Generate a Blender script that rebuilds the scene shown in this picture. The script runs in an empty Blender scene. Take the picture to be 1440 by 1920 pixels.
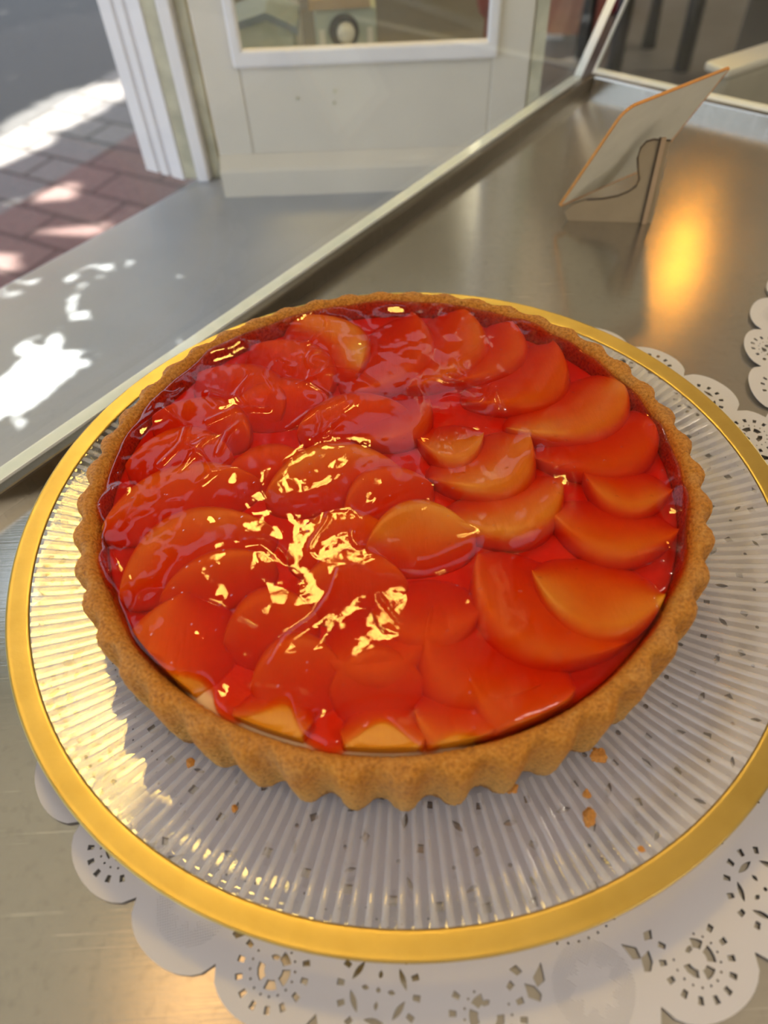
import bpy, bmesh, math, random
import numpy as np
from mathutils import Vector, Matrix
from mathutils.geometry import delaunay_2d_cdt

random.seed(7)
RNG = np.random.default_rng(7)
SC = bpy.context.scene
COL = SC.collection
PI = math.pi
Z0 = 0.72                       # height of the steel counter above the pavement

# ------------------------------------------------------------------ camera
F_PX, PITCH, ROLL = 1331.0, math.radians(50.749), math.radians(3.3277)
CAM = np.array([-0.00794, -0.19347, 0.2576])       # relative to the counter top under the plate
FWD = np.array([0, math.cos(PITCH), -math.sin(PITCH)])
UPV = np.array([0, math.sin(PITCH), math.cos(PITCH)])


def pixray(px, py):
    x, y = px - 720.0, py - 960.0
    c, s = math.cos(ROLL), math.sin(ROLL)
    xr, yr = c * x - s * y, s * x + c * y
    return np.array([xr / F_PX, 0, 0]) - yr / F_PX * UPV + FWD


def at(px, py, z):
    """measured pixel -> point on the level plane z (counter coordinates)"""
    d = pixray(px, py)
    return CAM + d * ((z - CAM[2]) / d[2])


def onplane(px, py, p, n):
    d = pixray(px, py)
    return CAM + d * (np.dot(np.array(p) - CAM, n) / np.dot(d, n))


cam = bpy.data.cameras.new('camera')
co = bpy.data.objects.new('camera', cam)
COL.objects.link(co)
cam.sensor_fit = 'VERTICAL'
cam.sensor_height = 36.0
cam.lens = F_PX / 1920.0 * 36.0
cam.clip_start = 0.01
cam.dof.use_dof = True
cam.dof.focus_distance = 0.30
cam.dof.aperture_fstop = cam.lens / 3.4
right = np.array([1.0, 0, 0])
c_, s_ = math.cos(ROLL), math.sin(ROLL)
# image axes rotated by the roll
xa = c_ * right - s_ * UPV
ya = s_ * right + c_ * UPV
za = -FWD
co.matrix_world = Matrix(((xa[0], ya[0], za[0], CAM[0]), (xa[1], ya[1], za[1], CAM[1]),
                          (xa[2], ya[2], za[2], CAM[2] + Z0), (0, 0, 0, 1)))
SC.camera = co

# ------------------------------------------------------------------ colour management
SC.view_settings.view_transform = 'Standard'
SC.view_settings.look = 'None'
SC.view_settings.exposure = 0.12
SC.view_settings.gamma = 1.0
SC.cycles.use_denoising = True
SC.cycles.max_bounces = 14
SC.cycles.transparent_max_bounces = 24
SC.cycles.transmission_bounces = 10
SC.cycles.sample_clamp_indirect = 6.0
SC.cycles.blur_glossy = 0.25

# ------------------------------------------------------------------ directions of the display case
AU = math.radians(49.7)
U = np.array([math.cos(AU), math.sin(AU), 0])       # along the left glass pane
N = np.array([-math.sin(AU), math.cos(AU), 0])      # outwards through the left pane


def uvz(u, n, z):
    return U * u + N * n + np.array([0, 0, z])


# ------------------------------------------------------------------ world, sun, lamps
world = bpy.data.worlds.new('sky')
SC.world = world
world.use_nodes = True
wn = world.node_tree.nodes
bg = wn['Background']
bg.inputs['Color'].default_value = (0.72, 0.82, 1.0, 1)
bg.inputs['Strength'].default_value = 2.15

SUN_DIR = N * 0.50 - U * 0.42 + np.array([0, 0, 0.76])
SUN_DIR /= np.linalg.norm(SUN_DIR)
sl = bpy.data.lights.new('sun', 'SUN')
sl.energy = 30.0
sl.angle = math.radians(0.53)
sl.color = (1.0, 0.93, 0.80)
so = bpy.data.objects.new('sun', sl)
COL.objects.link(so)
so.rotation_euler = Vector(SUN_DIR).to_track_quat('Z', 'Y').to_euler()
so.location = (0, 0, 6)


def lamp(name, loc, aim, energy, size, color, size_y=None, spread=180):
    l = bpy.data.lights.new(name, 'AREA')
    l.energy = energy
    l.color = color
    if size_y:
        l.shape = 'RECTANGLE'
        l.size, l.size_y = size, size_y
    else:
        l.shape = 'DISK'
        l.size = size
    l.spread = math.radians(spread)
    o = bpy.data.objects.new(name, l)
    COL.objects.link(o)
    o.location = (loc[0], loc[1], loc[2] + Z0)
    d = Vector(np.array(loc) - np.array(aim))
    o.rotation_euler = d.to_track_quat('Z', 'Y').to_euler()
    return o


WARM = (1.0, 0.62, 0.13)
lamp('ceiling_panel', (-0.20, 1.00, 1.50), (0, 0.05, 0), 14.5, 0.32, WARM, 0.20)
lamp('pendant_lamp', (1.26, 2.39, 1.40), (0.2, 0.3, 0), 1.8, 0.15, (1.0, 0.38, 0.04))
lamp('shelf_lamp', (-0.45, 0.02, 1.50), (0, -0.1, 0), 0.40, 0.26, (1.0, 0.50, 0.14))
for nm_, lc_, en_ in (('shop_fill_point', (0.95, -0.85, 1.15), 17), ('back_fill_point', (3.1, 2.6, 1.15), 60)):  # added fill points without fixtures, brightening the shop and the crust front
    pl_ = bpy.data.lights.new(nm_, 'POINT')
    pl_.energy = en_
    pl_.shadow_soft_size = 0.12
    pl_.color = (1.0, 0.90, 0.76)
    po_ = bpy.data.objects.new(nm_, pl_)
    COL.objects.link(po_)
    po_.location = (lc_[0], lc_[1], lc_[2] + Z0)

# ------------------------------------------------------------------ helpers


def tag(o, label=None, cat=None, group=None, kind=None):
    if label:
        o['label'] = label
    if cat:
        o['category'] = cat
    if group:
        o['group'] = group
    if kind:
        o['kind'] = kind
    return o


def empty(name, loc, label, cat, group=None, rz=0.0):
    o = bpy.data.objects.new(name, None)
    o.empty_display_size = 0.02
    COL.objects.link(o)
    o.location = loc
    o.rotation_euler = (0, 0, rz)
    return tag(o, label, cat, group)


def mesh_obj(name, verts, faces, mat=None, parent=None, smooth=False, loc=(0, 0, 0)):
    me = bpy.data.meshes.new(name)
    me.from_pydata([tuple(map(float, v)) for v in verts], [], faces)
    me.update()
    if smooth:
        me.polygons.foreach_set('use_smooth', [True] * len(me.polygons))
    if mat:
        me.materials.append(mat)
    o = bpy.data.objects.new(name, me)
    COL.objects.link(o)
    o.location = loc
    if parent:
        o.parent = parent
    return o


def fix_normals(o):
    bm = bmesh.new()
    bm.from_mesh(o.data)
    bmesh.ops.recalc_face_normals(bm, faces=bm.faces)
    bm.to_mesh(o.data)
    bm.free()
    return o


def bevel(o, w, seg=2):
    m = o.modifiers.new('bevel', 'BEVEL')
    m.width = w
    m.segments = seg
    m.limit_method = 'ANGLE'
    m.angle_limit = math.radians(35)
    return o


def box_vf(x0, x1, y0, y1, z0, z1):
    v = [(x, y, z) for z in (z0, z1) for y in (y0, y1) for x in (x0, x1)]
    f = [(0, 2, 3, 1), (4, 5, 7, 6), (0, 1, 5, 4), (1, 3, 7, 5), (3, 2, 6, 7), (2, 0, 4, 6)]
    return v, f


class MB:
    """collects shapes into ONE mesh"""

    def __init__(self):
        self.v, self.f = [], []

    def add(self, v, f):
        k = len(self.v)
        self.v += [tuple(p) for p in v]
        self.f += [tuple(i + k for i in q) for q in f]
        return self

    def box(self, x0, x1, y0, y1, z0, z1, M=None):
        v, f = box_vf(x0, x1, y0, y1, z0, z1)
        if M is not None:
            v = [tuple(M @ Vector(p)) for p in v]
        return self.add(v, f)

    def prism(self, poly, off):
        """closed polygon (3D points) extruded by the vector off"""
        n = len(poly)
        v = [tuple(p) for p in poly] + [tuple(np.array(p) + np.array(off)) for p in poly]
        f = [tuple(range(n))[::-1], tuple(range(n, 2 * n))]
        f += [(i, (i + 1) % n, n + (i + 1) % n, n + i) for i in range(n)]
        return self.add(v, f)

    def tube(self, pts, r, seg=10):
        pts = [np.array(p, float) for p in pts]
        rs = r if isinstance(r, (list, tuple)) else [r] * len(pts)
        v, f = [], []
        for i, p in enumerate(pts):
            d = pts[min(i + 1, len(pts) - 1)] - pts[max(i - 1, 0)]
            d /= np.linalg.norm(d)
            a = np.cross(d, [0, 0, 1.0])
            if np.linalg.norm(a) < 1e-3:
                a = np.cross(d, [1.0, 0, 0])
            a /= np.linalg.norm(a)
            b = np.cross(d, a)
            for k in range(seg):
                t = 2 * PI * k / seg
                v.append(p + rs[i] * (math.cos(t) * a + math.sin(t) * b))
        for i in range(len(pts) - 1):
            for k in range(seg):
                f.append((i * seg + k, i * seg + (k + 1) % seg, (i + 1) * seg + (k + 1) % seg, (i + 1) * seg + k))
        f.append(tuple(range(seg))[::-1])
        f.append(tuple(range((len(pts) - 1) * seg, len(pts) * seg)))
        return self.add(v, f)

    def build(self, name, mat=None, parent=None, smooth=False, loc=(0, 0, 0)):
        return fix_normals(mesh_obj(name, self.v, self.f, mat, parent, smooth, loc))


def lathe(name, prof, mat, parent=None, seg=128, closed=True, radfun=None, loc=(0, 0, 0)):
    """profile (r, z) turned about z; radfun(theta, r, z) -> (r, z)"""
    v, f = [], []
    n = len(prof)
    for k in range(seg):
        t = 2 * PI * k / seg
        for (r, z) in prof:
            if radfun:
                r, z = radfun(t, r, z)
            v.append((r * math.cos(t), r * math.sin(t), z))
    m = n if closed else n - 1
    for k in range(seg):
        a, b = k * n, ((k + 1) % seg) * n
        for i in range(m):
            j = (i + 1) % n
            f.append((a + i, b + i, b + j, a + j))
    return fix_normals(mesh_obj(name, v, f, mat, parent, True, loc))


# ------------------------------------------------------------------ materials


class NT:
    """small wrapper for writing node trees"""

    def __init__(self, name):
        self.m = bpy.data.materials.new(name)
        self.m.use_nodes = True
        self.t = self.m.node_tree
        self.t.nodes.clear()
        self.out = self.n('ShaderNodeOutputMaterial')

    def n(self, typ, **kw):
        nd = self.t.nodes.new(typ)
        for k, v in kw.items():
            setattr(nd, k, v)
        return nd

    def put(self, sock, val):
        if hasattr(val, 'is_linked') or isinstance(val, bpy.types.NodeSocket):
            self.t.links.new(val, sock)
        elif isinstance(val, (tuple, list)) and len(val) == 3 and sock.type == 'RGBA':
            sock.default_value = (*val, 1)
        else:
            sock.default_value = val

    def coord(self, kind='Object'):
        return self.n('ShaderNodeTexCoord').outputs[kind]

    def mapping(self, vec, scale=(1, 1, 1), rot=(0, 0, 0)):
        m = self.n('ShaderNodeMapping')
        self.put(m.inputs['Vector'], vec)
        m.inputs['Scale'].default_value = scale
        m.inputs['Rotation'].default_value = rot
        return m.outputs[0]

    def noise(self, vec, scale, detail=4, rough=0.55, dist=0.0):
        x = self.n('ShaderNodeTexNoise')
        self.put(x.inputs['Vector'], vec)
        x.inputs['Scale'].default_value = scale
        x.inputs['Detail'].default_value = detail
        x.inputs['Roughness'].default_value = rough
        x.inputs['Distortion'].default_value = dist
        return x.outputs['Fac']

    def voronoi(self, vec, scale, feature='F1'):
        x = self.n('ShaderNodeTexVoronoi', feature=feature)
        self.put(x.inputs['Vector'], vec)
        x.inputs['Scale'].default_value = scale
        return x.outputs['Distance']

    def ramp(self, fac, stops):
        r = self.n('ShaderNodeValToRGB')
        self.put(r.inputs[0], fac)
        el = r.color_ramp.elements
        while len(el) < len(stops):
            el.new(0.5)
        for e, (p, c) in zip(el, stops):
            e.position = p
            e.color = (*c, 1) if len(c) == 3 else c
        return r.outputs[0]

    def mix(self, fac, a, b, mode='MIX'):
        x = self.n('ShaderNodeMix', data_type='RGBA', blend_type=mode)
        self.put(x.inputs[0], fac)
        self.put(x.inputs[6], a)
        self.put(x.inputs[7], b)
        return x.outputs[2]

    def math(self, op, a, b=0.0, c=0.0, clamp=False):
        x = self.n('ShaderNodeMath', operation=op, use_clamp=clamp)
        for s, v in zip(x.inputs, (a, b, c)):
            self.put(s, v)
        return x.outputs[0]

    def bump(self, h, strength=0.3, dist=0.001, normal=None):
        b = self.n('ShaderNodeBump')
        b.inputs['Strength'].default_value = strength
        b.inputs['Distance'].default_value = dist
        self.put(b.inputs['Height'], h)
        if normal is not None:
            self.put(b.inputs['Normal'], normal)
        return b.outputs[0]

    def principled(self, **kw):
        p = self.n('ShaderNodeBsdfPrincipled')
        for k, v in kw.items():
            self.put(p.inputs[k.replace('_', ' ')], v)
        self.t.links.new(p.outputs[0], self.out.inputs[0])
        return p

    def fresnel(self, ior, normal=None):
        g = self.n('ShaderNodeNewGeometry').outputs['Backfacing']
        i = self.math('ADD', ior, self.math('MULTIPLY', g, 1.0 / ior - ior))
        f = self.n('ShaderNodeFresnel')
        self.put(f.inputs['IOR'], i)
        if normal is not None:
            self.put(f.inputs['Normal'], normal)
        return f.outputs[0]

    def mixsh(self, fac, a, b):
        x = self.n('ShaderNodeMixShader')
        self.put(x.inputs[0], fac)
        self.t.links.new(a, x.inputs[1])
        self.t.links.new(b, x.inputs[2])
        return x.outputs[0]

    def surface(self, s):
        self.t.links.new(s, self.out.inputs[0])
        return self.m


def plain(name, col, rough=0.6, metal=0.0, var=0.06, scale=30.0, bump=0.0, spec=0.5):
    t = NT(name)
    c = t.coord()
    n = t.noise(c, scale)
    dark = tuple(x * (1 - var) for x in col)
    lite = tuple(min(1, x * (1 + var)) for x in col)
    kw = dict(Base_Color=t.ramp(n, [(0.3, dark), (0.7, lite)]), Roughness=rough, Metallic=metal)
    p = t.principled(**kw)
    p.inputs['Specular IOR Level'].default_value = spec
    if bump:
        t.put(p.inputs['Normal'], t.bump(t.noise(c, scale * 4), bump, 0.002))
    return t.m


def mat_steel(name, col, rough, dark=0.75):
    t = NT(name)
    c = t.coord()
    brushed = t.noise(t.mapping(c, (30, 900, 30), (0, 0, 0.75)), 1.0, 3)
    smudge = t.noise(c, 9.0, 6, 0.65, 0.4)
    fine = t.noise(c, 260.0, 3)
    scr = t.voronoi(t.mapping(c, (14, 420, 14), (0, 0, 0.25)), 1.0, 'DISTANCE_TO_EDGE')
    colr = t.mix(t.math('MULTIPLY', smudge, 0.9), tuple(x * dark for x in col), col)
    colr = t.mix(t.ramp(fine, [(0.34, (0.45,) * 3), (0.46, (0,) * 3)]), colr, tuple(x * 0.72 for x in col))
    for rz in (0.25, 1.15, -0.6):
        sc = t.noise(t.mapping(c, (7, 520, 7), (0, 0, rz)), 1.0, 2)
        gate = t.noise(t.mapping(c, (60, 60, 60), (0, 0, rz)), 1.0, 1)
        sc = t.math('MULTIPLY', t.ramp(sc, [(0.66, (0,) * 3), (0.70, (1,) * 3)]), t.ramp(gate, [(0.50, (0,) * 3), (0.60, (0.5,) * 3)]))
        colr = t.mix(sc, colr, tuple(min(1, x * 1.18) for x in col))
    r = t.math('ADD', rough - 0.06, t.math('MULTIPLY', smudge, 0.14))
    h = t.math('ADD', t.math('MULTIPLY', brushed, 0.5), t.math('MULTIPLY', smudge, 0.9))
    p = t.principled(Base_Color=colr, Metallic=0.92, Roughness=r, Normal=t.bump(h, 0.085, 0.001))
    return t.m


def mat_clear(name, tint=(0.98, 1.0, 0.99), ior=1.48, rough=0.0):
    """clear glass seen straight through, with mirror reflections by Fresnel"""
    t = NT(name)
    tr = t.n('ShaderNodeBsdfTransparent')
    tr.inputs[0].default_value = (*tint, 1)
    gl = t.n('ShaderNodeBsdfGlossy')
    gl.inputs['Roughness'].default_value = rough
    return t.surface(t.mixsh(t.fresnel(ior), tr.outputs[0], gl.outputs[0]))


def mat_ribbed_glass():
    t = NT('clear_ribbed_glass')
    tr = t.n('ShaderNodeBsdfTransparent')
    tr.inputs[0].default_value = (0.97, 0.97, 0.98, 1)
    g = t.n('ShaderNodeBsdfGlass')
    g.inputs['IOR'].default_value = 1.49
    g.inputs['Roughness'].default_value = 0.02
    g.inputs['Color'].default_value = (0.98, 0.98, 0.99, 1)
    gl = t.n('ShaderNodeBsdfGlossy')
    gl.inputs['Roughness'].default_value = 0.015
    a = t.mixsh(t.fresnel(1.45), tr.outputs[0], gl.outputs[0])
    return t.surface(t.mixsh(0.16, a, g.outputs[0]))


def mat_ribs():
    """rounded pressed ribs, white diffuse standing in for light they refract"""
    t = NT('pressed_ribs')
    tr = t.n('ShaderNodeBsdfTransparent')
    tr.inputs[0].default_value = (0.95, 0.95, 0.97, 1)
    g = t.n('ShaderNodeBsdfGlass')
    g.inputs['IOR'].default_value = 1.49
    g.inputs['Roughness'].default_value = 0.10
    gl = t.n('ShaderNodeBsdfGlossy')
    gl.inputs['Roughness'].default_value = 0.10
    d = t.n('ShaderNodeBsdfDiffuse')
    d.inputs['Color'].default_value = (0.93, 0.93, 0.96, 1)
    x = t.mixsh(0.40, tr.outputs[0], g.outputs[0])
    x = t.mixsh(0.26, x, d.outputs[0])  # white share imitates bright light caught in the ribs
    return t.surface(t.mixsh(t.math('MULTIPLY', t.fresnel(1.45), 0.75), x, gl.outputs[0]))


def mat_gold():
    t = NT('gold_foil')
    c = t.coord()
    n1 = t.noise(c, 700.0, 3, 0.6)
    n2 = t.noise(c, 60.0, 4)
    col = t.ramp(n2, [(0.3, (0.50, 0.365, 0.11)), (0.7, (0.57, 0.425, 0.14))])
    t.principled(Base_Color=col, Metallic=1.0, Roughness=0.42,
                 Normal=t.bump(t.math('ADD', n1, n2), 0.06, 0.0005))
    return t.m


def mat_paper():
    t = NT('doily_paper')
    c = t.coord()
    s = t.n('ShaderNodeSeparateXYZ')
    t.put(s.inputs[0], c)
    x, y = s.outputs[0], s.outputs[1]
    r = t.math('SQRT', t.math('ADD', t.math('MULTIPLY', x, x), t.math('MULTIPLY', y, y)))
    a = t.math('ARCTAN2', y, x)
    per = PI / 4
    am = t.math('SUBTRACT', t.math('FLOORED_MODULO', a, per), per / 2)
    lx = t.math('SUBTRACT', t.math('MULTIPLY', r, t.math('COSINE', am)), 0.1655)
    ly = t.math('MULTIPLY', r, t.math('SINE', am))
    rho = t.math('SQRT', t.math('ADD', t.math('MULTIPLY', lx, lx), t.math('MULTIPLY', ly, ly)))
    ang = t.math('ARCTAN2', ly, lx)
    petal = t.math('ADD', 0.0066, t.math('MULTIPLY', t.math('COSINE', t.math('MULTIPLY', ang, 9.0)), 0.0014))
    inner = t.math('GREATER_THAN', rho, petal)
    outer = t.math('LESS_THAN', rho, 0.0122)
    mask = t.math('MULTIPLY', inner, outer)
    k = 2 * PI / 0.0011
    g = t.math('MULTIPLY', t.math('SINE', t.math('MULTIPLY', lx, k)), t.math('SINE', t.math('MULTIPLY', ly, k)))
    h = t.math('MULTIPLY', t.math('MULTIPLY', g, mask), 0.5)
    crease = t.noise(c, 90.0, 5, 0.6)
    nrm = t.bump(h, 0.55, 0.0006)
    nrm = t.bump(crease, 0.12, 0.001, nrm)
    t.principled(Base_Color=(0.60, 0.59, 0.63), Roughness=0.75, Normal=nrm)
    return t.m


def mat_crust():
    t = NT('baked_crust')
    c = t.coord()
    s = t.n('ShaderNodeSeparateXYZ')
    t.put(s.inputs[0], c)
    z = s.outputs[2]
    grain = t.noise(c, 800.0, 5, 0.65)
    patch = t.noise(c, 55.0, 4, 0.6)
    pores = t.voronoi(c, 420.0)
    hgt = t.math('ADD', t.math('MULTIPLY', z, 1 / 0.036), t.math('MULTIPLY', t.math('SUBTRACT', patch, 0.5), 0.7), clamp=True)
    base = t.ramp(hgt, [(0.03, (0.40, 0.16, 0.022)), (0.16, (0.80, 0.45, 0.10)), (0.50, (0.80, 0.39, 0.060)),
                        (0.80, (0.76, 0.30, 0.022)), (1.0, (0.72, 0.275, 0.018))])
    pale = t.ramp(patch, [(0.48, (0, 0, 0)), (0.72, (1, 1, 1))])
    col = t.mix(t.math('MULTIPLY', pale, 0.40), base, (0.66, 0.38, 0.14))
    col = t.mix(t.ramp(grain, [(0.36, (0.70,) * 3), (0.52, (0,) * 3)]), col, t.mix(1.0, col, (0.50, 0.40, 0.28), 'MULTIPLY'))
    col = t.mix(t.ramp(grain, [(0.52, (0,) * 3), (0.68, (0.55,) * 3)]), col, (0.84, 0.46, 0.11))
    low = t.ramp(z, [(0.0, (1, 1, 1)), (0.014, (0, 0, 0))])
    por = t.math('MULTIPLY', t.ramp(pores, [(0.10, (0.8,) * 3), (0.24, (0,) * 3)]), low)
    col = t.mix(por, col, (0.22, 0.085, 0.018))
    h = t.math('ADD', t.math('MULTIPLY', grain, 0.8), t.math('MULTIPLY', t.math('MINIMUM', pores, 0.4), 0.9))
    t.principled(Base_Color=col, Roughness=0.62, Normal=t.bump(h, 1.0, 0.0022))
    return t.m


def mat_peach():
    t = NT('peach_flesh')
    c = t.coord()
    n = t.noise(c, 130.0, 5, 0.6)
    f = t.noise(t.mapping(c, (500, 90, 200)), 1.0, 3)
    col = t.ramp(n, [(0.25, (0.60, 0.195, 0.004)), (0.75, (0.67, 0.25, 0.006))])
    col = t.mix(t.math('MULTIPLY', f, 0.35), col, (0.70, 0.30, 0.010))
    t.principled(Base_Color=col, Roughness=0.38, Normal=t.bump(t.math('ADD', n, f), 0.25, 0.0008))
    return t.m


def mat_glaze():
    t = NT('red_jelly_glaze')
    c = t.coord()
    nrm = t.bump(t.math('ADD', t.noise(c, 260.0, 3, 0.55), t.math('MULTIPLY', t.noise(c, 70.0, 2), 1.2)), 0.06, 0.0006)
    vo = t.n('ShaderNodeTexVoronoi', feature='F1')       # small bubbles and dents that sparkle
    t.put(vo.inputs['Vector'], c)
    vo.inputs['Scale'].default_value = 230.0
    sx = t.n('ShaderNodeSeparateColor')
    t.put(sx.inputs[0], vo.outputs['Color'])
    on = t.math('GREATER_THAN', sx.outputs[0], 0.62)
    rad = t.math('ADD', 0.07, t.math('MULTIPLY', sx.outputs[1], 0.10))
    q = t.math('DIVIDE', vo.outputs['Distance'], rad)
    dome = t.math('SQRT', t.math('MAXIMUM', t.math('SUBTRACT', 1.0, t.math('MULTIPLY', q, q)), 0.0))
    nrm = t.bump(t.math('MULTIPLY', dome, on), 1.0, 0.0006, nrm)
    tr = t.n('ShaderNodeBsdfTransparent')
    di = t.n('ShaderNodeBsdfDiffuse')
    di.inputs['Color'].default_value = (0.58, 0.036, 0.004, 1)
    body = t.mixsh(0.06, tr.outputs[0], di.outputs[0])
    gl = t.n('ShaderNodeBsdfGlossy')
    gl.inputs['Roughness'].default_value = 0.018
    t.put(gl.inputs['Normal'], nrm)
    t.surface(t.mixsh(t.fresnel(1.36, nrm), body, gl.outputs[0]))
    va = t.n('ShaderNodeVolumeAbsorption')
    va.inputs['Color'].default_value = (0.970, 0.58, 0.25, 1)
    va.inputs['Density'].default_value = 520.0
    t.t.links.new(va.outputs[0], t.out.inputs['Volume'])
    return t.m


M = dict(
    steel=mat_steel('brushed_steel', (0.67, 0.645, 0.59), 0.17),
    lip=mat_steel('dark_reflection_steel', (0.24, 0.22, 0.19), 0.28),  # same steel, darkened to hold the side lip's dark reflection
    glass=mat_clear('clear_pane_glass'),
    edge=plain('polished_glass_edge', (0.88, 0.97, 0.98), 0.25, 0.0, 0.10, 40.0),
    ribbed=mat_ribbed_glass(), ribs=mat_ribs(), gold=mat_gold(), paper=mat_paper(), crust=mat_crust(),
    peach=mat_peach(), glaze=mat_glaze(),
    cream=plain('pastry_cream', (0.83, 0.60, 0.36), 0.45, 0.0, 0.05, 120.0, 0.15),
    card=plain('grey_card_back', (0.63, 0.64, 0.58), 0.7, 0.0, 0.05, 60.0),
    wedge=plain('tan_easel_board', (0.34, 0.275, 0.175), 0.6, 0.0, 0.06, 60.0),
    cutedge=plain('orange_cut_edge', (0.60, 0.27, 0.06), 0.6, 0.0, 0.10, 300.0),
    hinge=plain('dark_hinge', (0.10, 0.075, 0.05), 0.35, 0.3),
    paint=plain('white_paint', (0.68, 0.635, 0.56), 0.45, 0.0, 0.04, 12.0),
    paintcool=plain('white_post_paint', (0.78, 0.76, 0.78), 0.5, 0.0, 0.05, 14.0),
    putty=plain('weathered_putty', (0.50, 0.48, 0.36), 0.7, 0.0, 0.25, 40.0),
    sill=plain('grey_sill_paint', (0.37, 0.395, 0.45), 0.34, 0.0, 0.08, 9.0),
    white=plain('white_plastic', (0.74, 0.72, 0.66), 0.35, 0.0, 0.03, 20.0),
    darkwood=plain('dark_stained_wood', (0.020, 0.018, 0.020), 0.4, 0.0, 0.2, 12.0),
    cabinet=plain('black_brown_laminate', (0.024, 0.020, 0.016), 0.35, 0.0, 0.15, 10.0),
    terracotta=plain('terracotta_slats', (0.42, 0.13, 0.08), 0.6, 0.0, 0.12, 25.0),
    redleather=plain('red_leatherette', (0.30, 0.012, 0.016), 0.4, 0.0, 0.1, 30.0),
    palegreen=plain('pale_green_paint', (0.45, 0.50, 0.44), 0.6, 0.0, 0.05, 30.0),
    bluegrey=plain('blue_grey_paint', (0.20, 0.25, 0.30), 0.6, 0.0, 0.08, 30.0),
    tan=plain('tan_board', (0.42, 0.30, 0.18), 0.6, 0.0, 0.08, 30.0),
    bark=plain('tree_bark', (0.12, 0.09, 0.06), 0.9, 0.0, 0.3, 20.0, 0.6),
    leaf=plain('green_leaves', (0.05, 0.11, 0.03), 0.6, 0.0, 0.3, 3.0),
    crumb=plain('pastry_crumb', (0.62, 0.27, 0.05), 0.7, 0.0, 0.2, 900.0, 0.4),
    beige=plain('beige_plaster', (0.55, 0.49, 0.40), 0.8, 0.0, 0.04, 4.0),
    ceil=plain('warm_white_ceiling', (0.62, 0.57, 0.48), 0.8, 0.0, 0.03, 4.0),
)


def mat_cloth():
    t = NT('fill_awning_cloth')
    d = t.n('ShaderNodeBsdfDiffuse')
    d.inputs['Color'].default_value = (0.42, 0.40, 0.36, 1)
    r = t.n('ShaderNodeBsdfTranslucent')
    r.inputs['Color'].default_value = (0.50, 0.48, 0.43, 1)  # lets the sun glow through as soft fill
    return t.surface(t.mixsh(0.35, d.outputs[0], r.outputs[0]))


def mat_floor():
    t = NT('grey_vinyl_floor')
    c = t.coord()
    n = t.noise(c, 5.0, 5)
    t.principled(Base_Color=t.ramp(n, [(0.3, (0.16, 0.14, 0.12)), (0.7, (0.22, 0.20, 0.18))]), Roughness=0.35)
    return t.m


def mat_pavers():
    t = NT('brick_pavers')
    c = t.mapping(t.coord(), (1, 1, 1), (0, 0, 0.52))
    b = t.n('ShaderNodeTexBrick')
    t.put(b.inputs['Vector'], c)
    b.inputs['Scale'].default_value = 1.0
    b.inputs['Brick Width'].default_value = 0.27
    b.inputs['Row Height'].default_value = 0.135
    b.inputs['Mortar Size'].default_value = 0.008
    b.inputs['Color1'].default_value = (0.15, 0.145, 0.16, 1)
    b.inputs['Color2'].default_value = (0.20, 0.19, 0.20, 1)
    b.inputs['Mortar'].default_value = (0.06, 0.055, 0.055, 1)
    r = t.n('ShaderNodeTexBrick')
    t.put(r.inputs['Vector'], c)
    r.inputs['Scale'].default_value = 1.0
    r.inputs['Brick Width'].default_value = 0.27
    r.inputs['Row Height'].default_value = 0.135
    r.inputs['Mortar Size'].default_value = 0.008
    r.inputs['Color1'].default_value = (0.145, 0.088, 0.090, 1)
    r.inputs['Color2'].default_value = (0.19, 0.125, 0.125, 1)
    r.inputs['Mortar'].default_value = (0.07, 0.045, 0.045, 1)
    s = t.n('ShaderNodeSeparateXYZ')
    t.put(s.inputs[0], t.coord())
    dl = t.math('ADD', t.math('ADD', t.math('MULTIPLY', s.outputs[0], RED_N[0]), t.math('MULTIPLY', s.outputs[1], RED_N[1])), -RED_D)
    red = t.math('LESS_THAN', t.math('ABSOLUTE', dl), RED_W)
    g = t.noise(c, 40.0, 4)
    col = t.mix(red, b.outputs['Color'], r.outputs['Color'])
    col = t.mix(0.35, col, t.ramp(g, [(0.3, (0.12, 0.11, 0.11)), (0.7, (0.5, 0.46, 0.46))]), 'SOFT_LIGHT')
    t.principled(Base_Color=col, Roughness=0.8)
    return t.m


# ================================================================== SETTING
ZP = -Z0                       # pavement
ZS = -0.09                     # outside sill
_a, _b = at(270, 312, ZP), at(60, 450, ZP)
RED_N = np.array([-(_b - _a)[1], (_b - _a)[0]]) / np.linalg.norm(_b - _a)
RED_D = float(RED_N @ _a[:2])
RED_W = 0.72 * abs(float(RED_N @ at(202, 252, ZP)[:2]) - RED_D)

# pavement and street
P1 = at(0, 262, ZP)
P2 = at(215, 132, ZP)
kd = (P2 - P1) / np.linalg.norm(P2 - P1)
kn = np.array([-kd[1], kd[0], 0])
a0 = P1 - kd * 6
b0 = P1 + kd * 9
pav = MB().prism([a0 - kn * 7, b0 - kn * 7, b0, a0], (0, 0, -0.08)).build('pavement', mat_pavers())
tag(pav, 'grey and red paver sidewalk with dappled sun outside the glass', 'sidewalk', kind='structure')
stm = plain('asphalt', (0.075, 0.073, 0.080), 0.85, 0.0, 0.15, 60.0, 0.2)
st = MB().prism([a0, b0, b0 + kn * 9, a0 + kn * 9], (0, 0, -0.08)).build('street', stm)
tag(st, 'dark grey asphalt street beyond the sidewalk', 'street', kind='structure')

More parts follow.
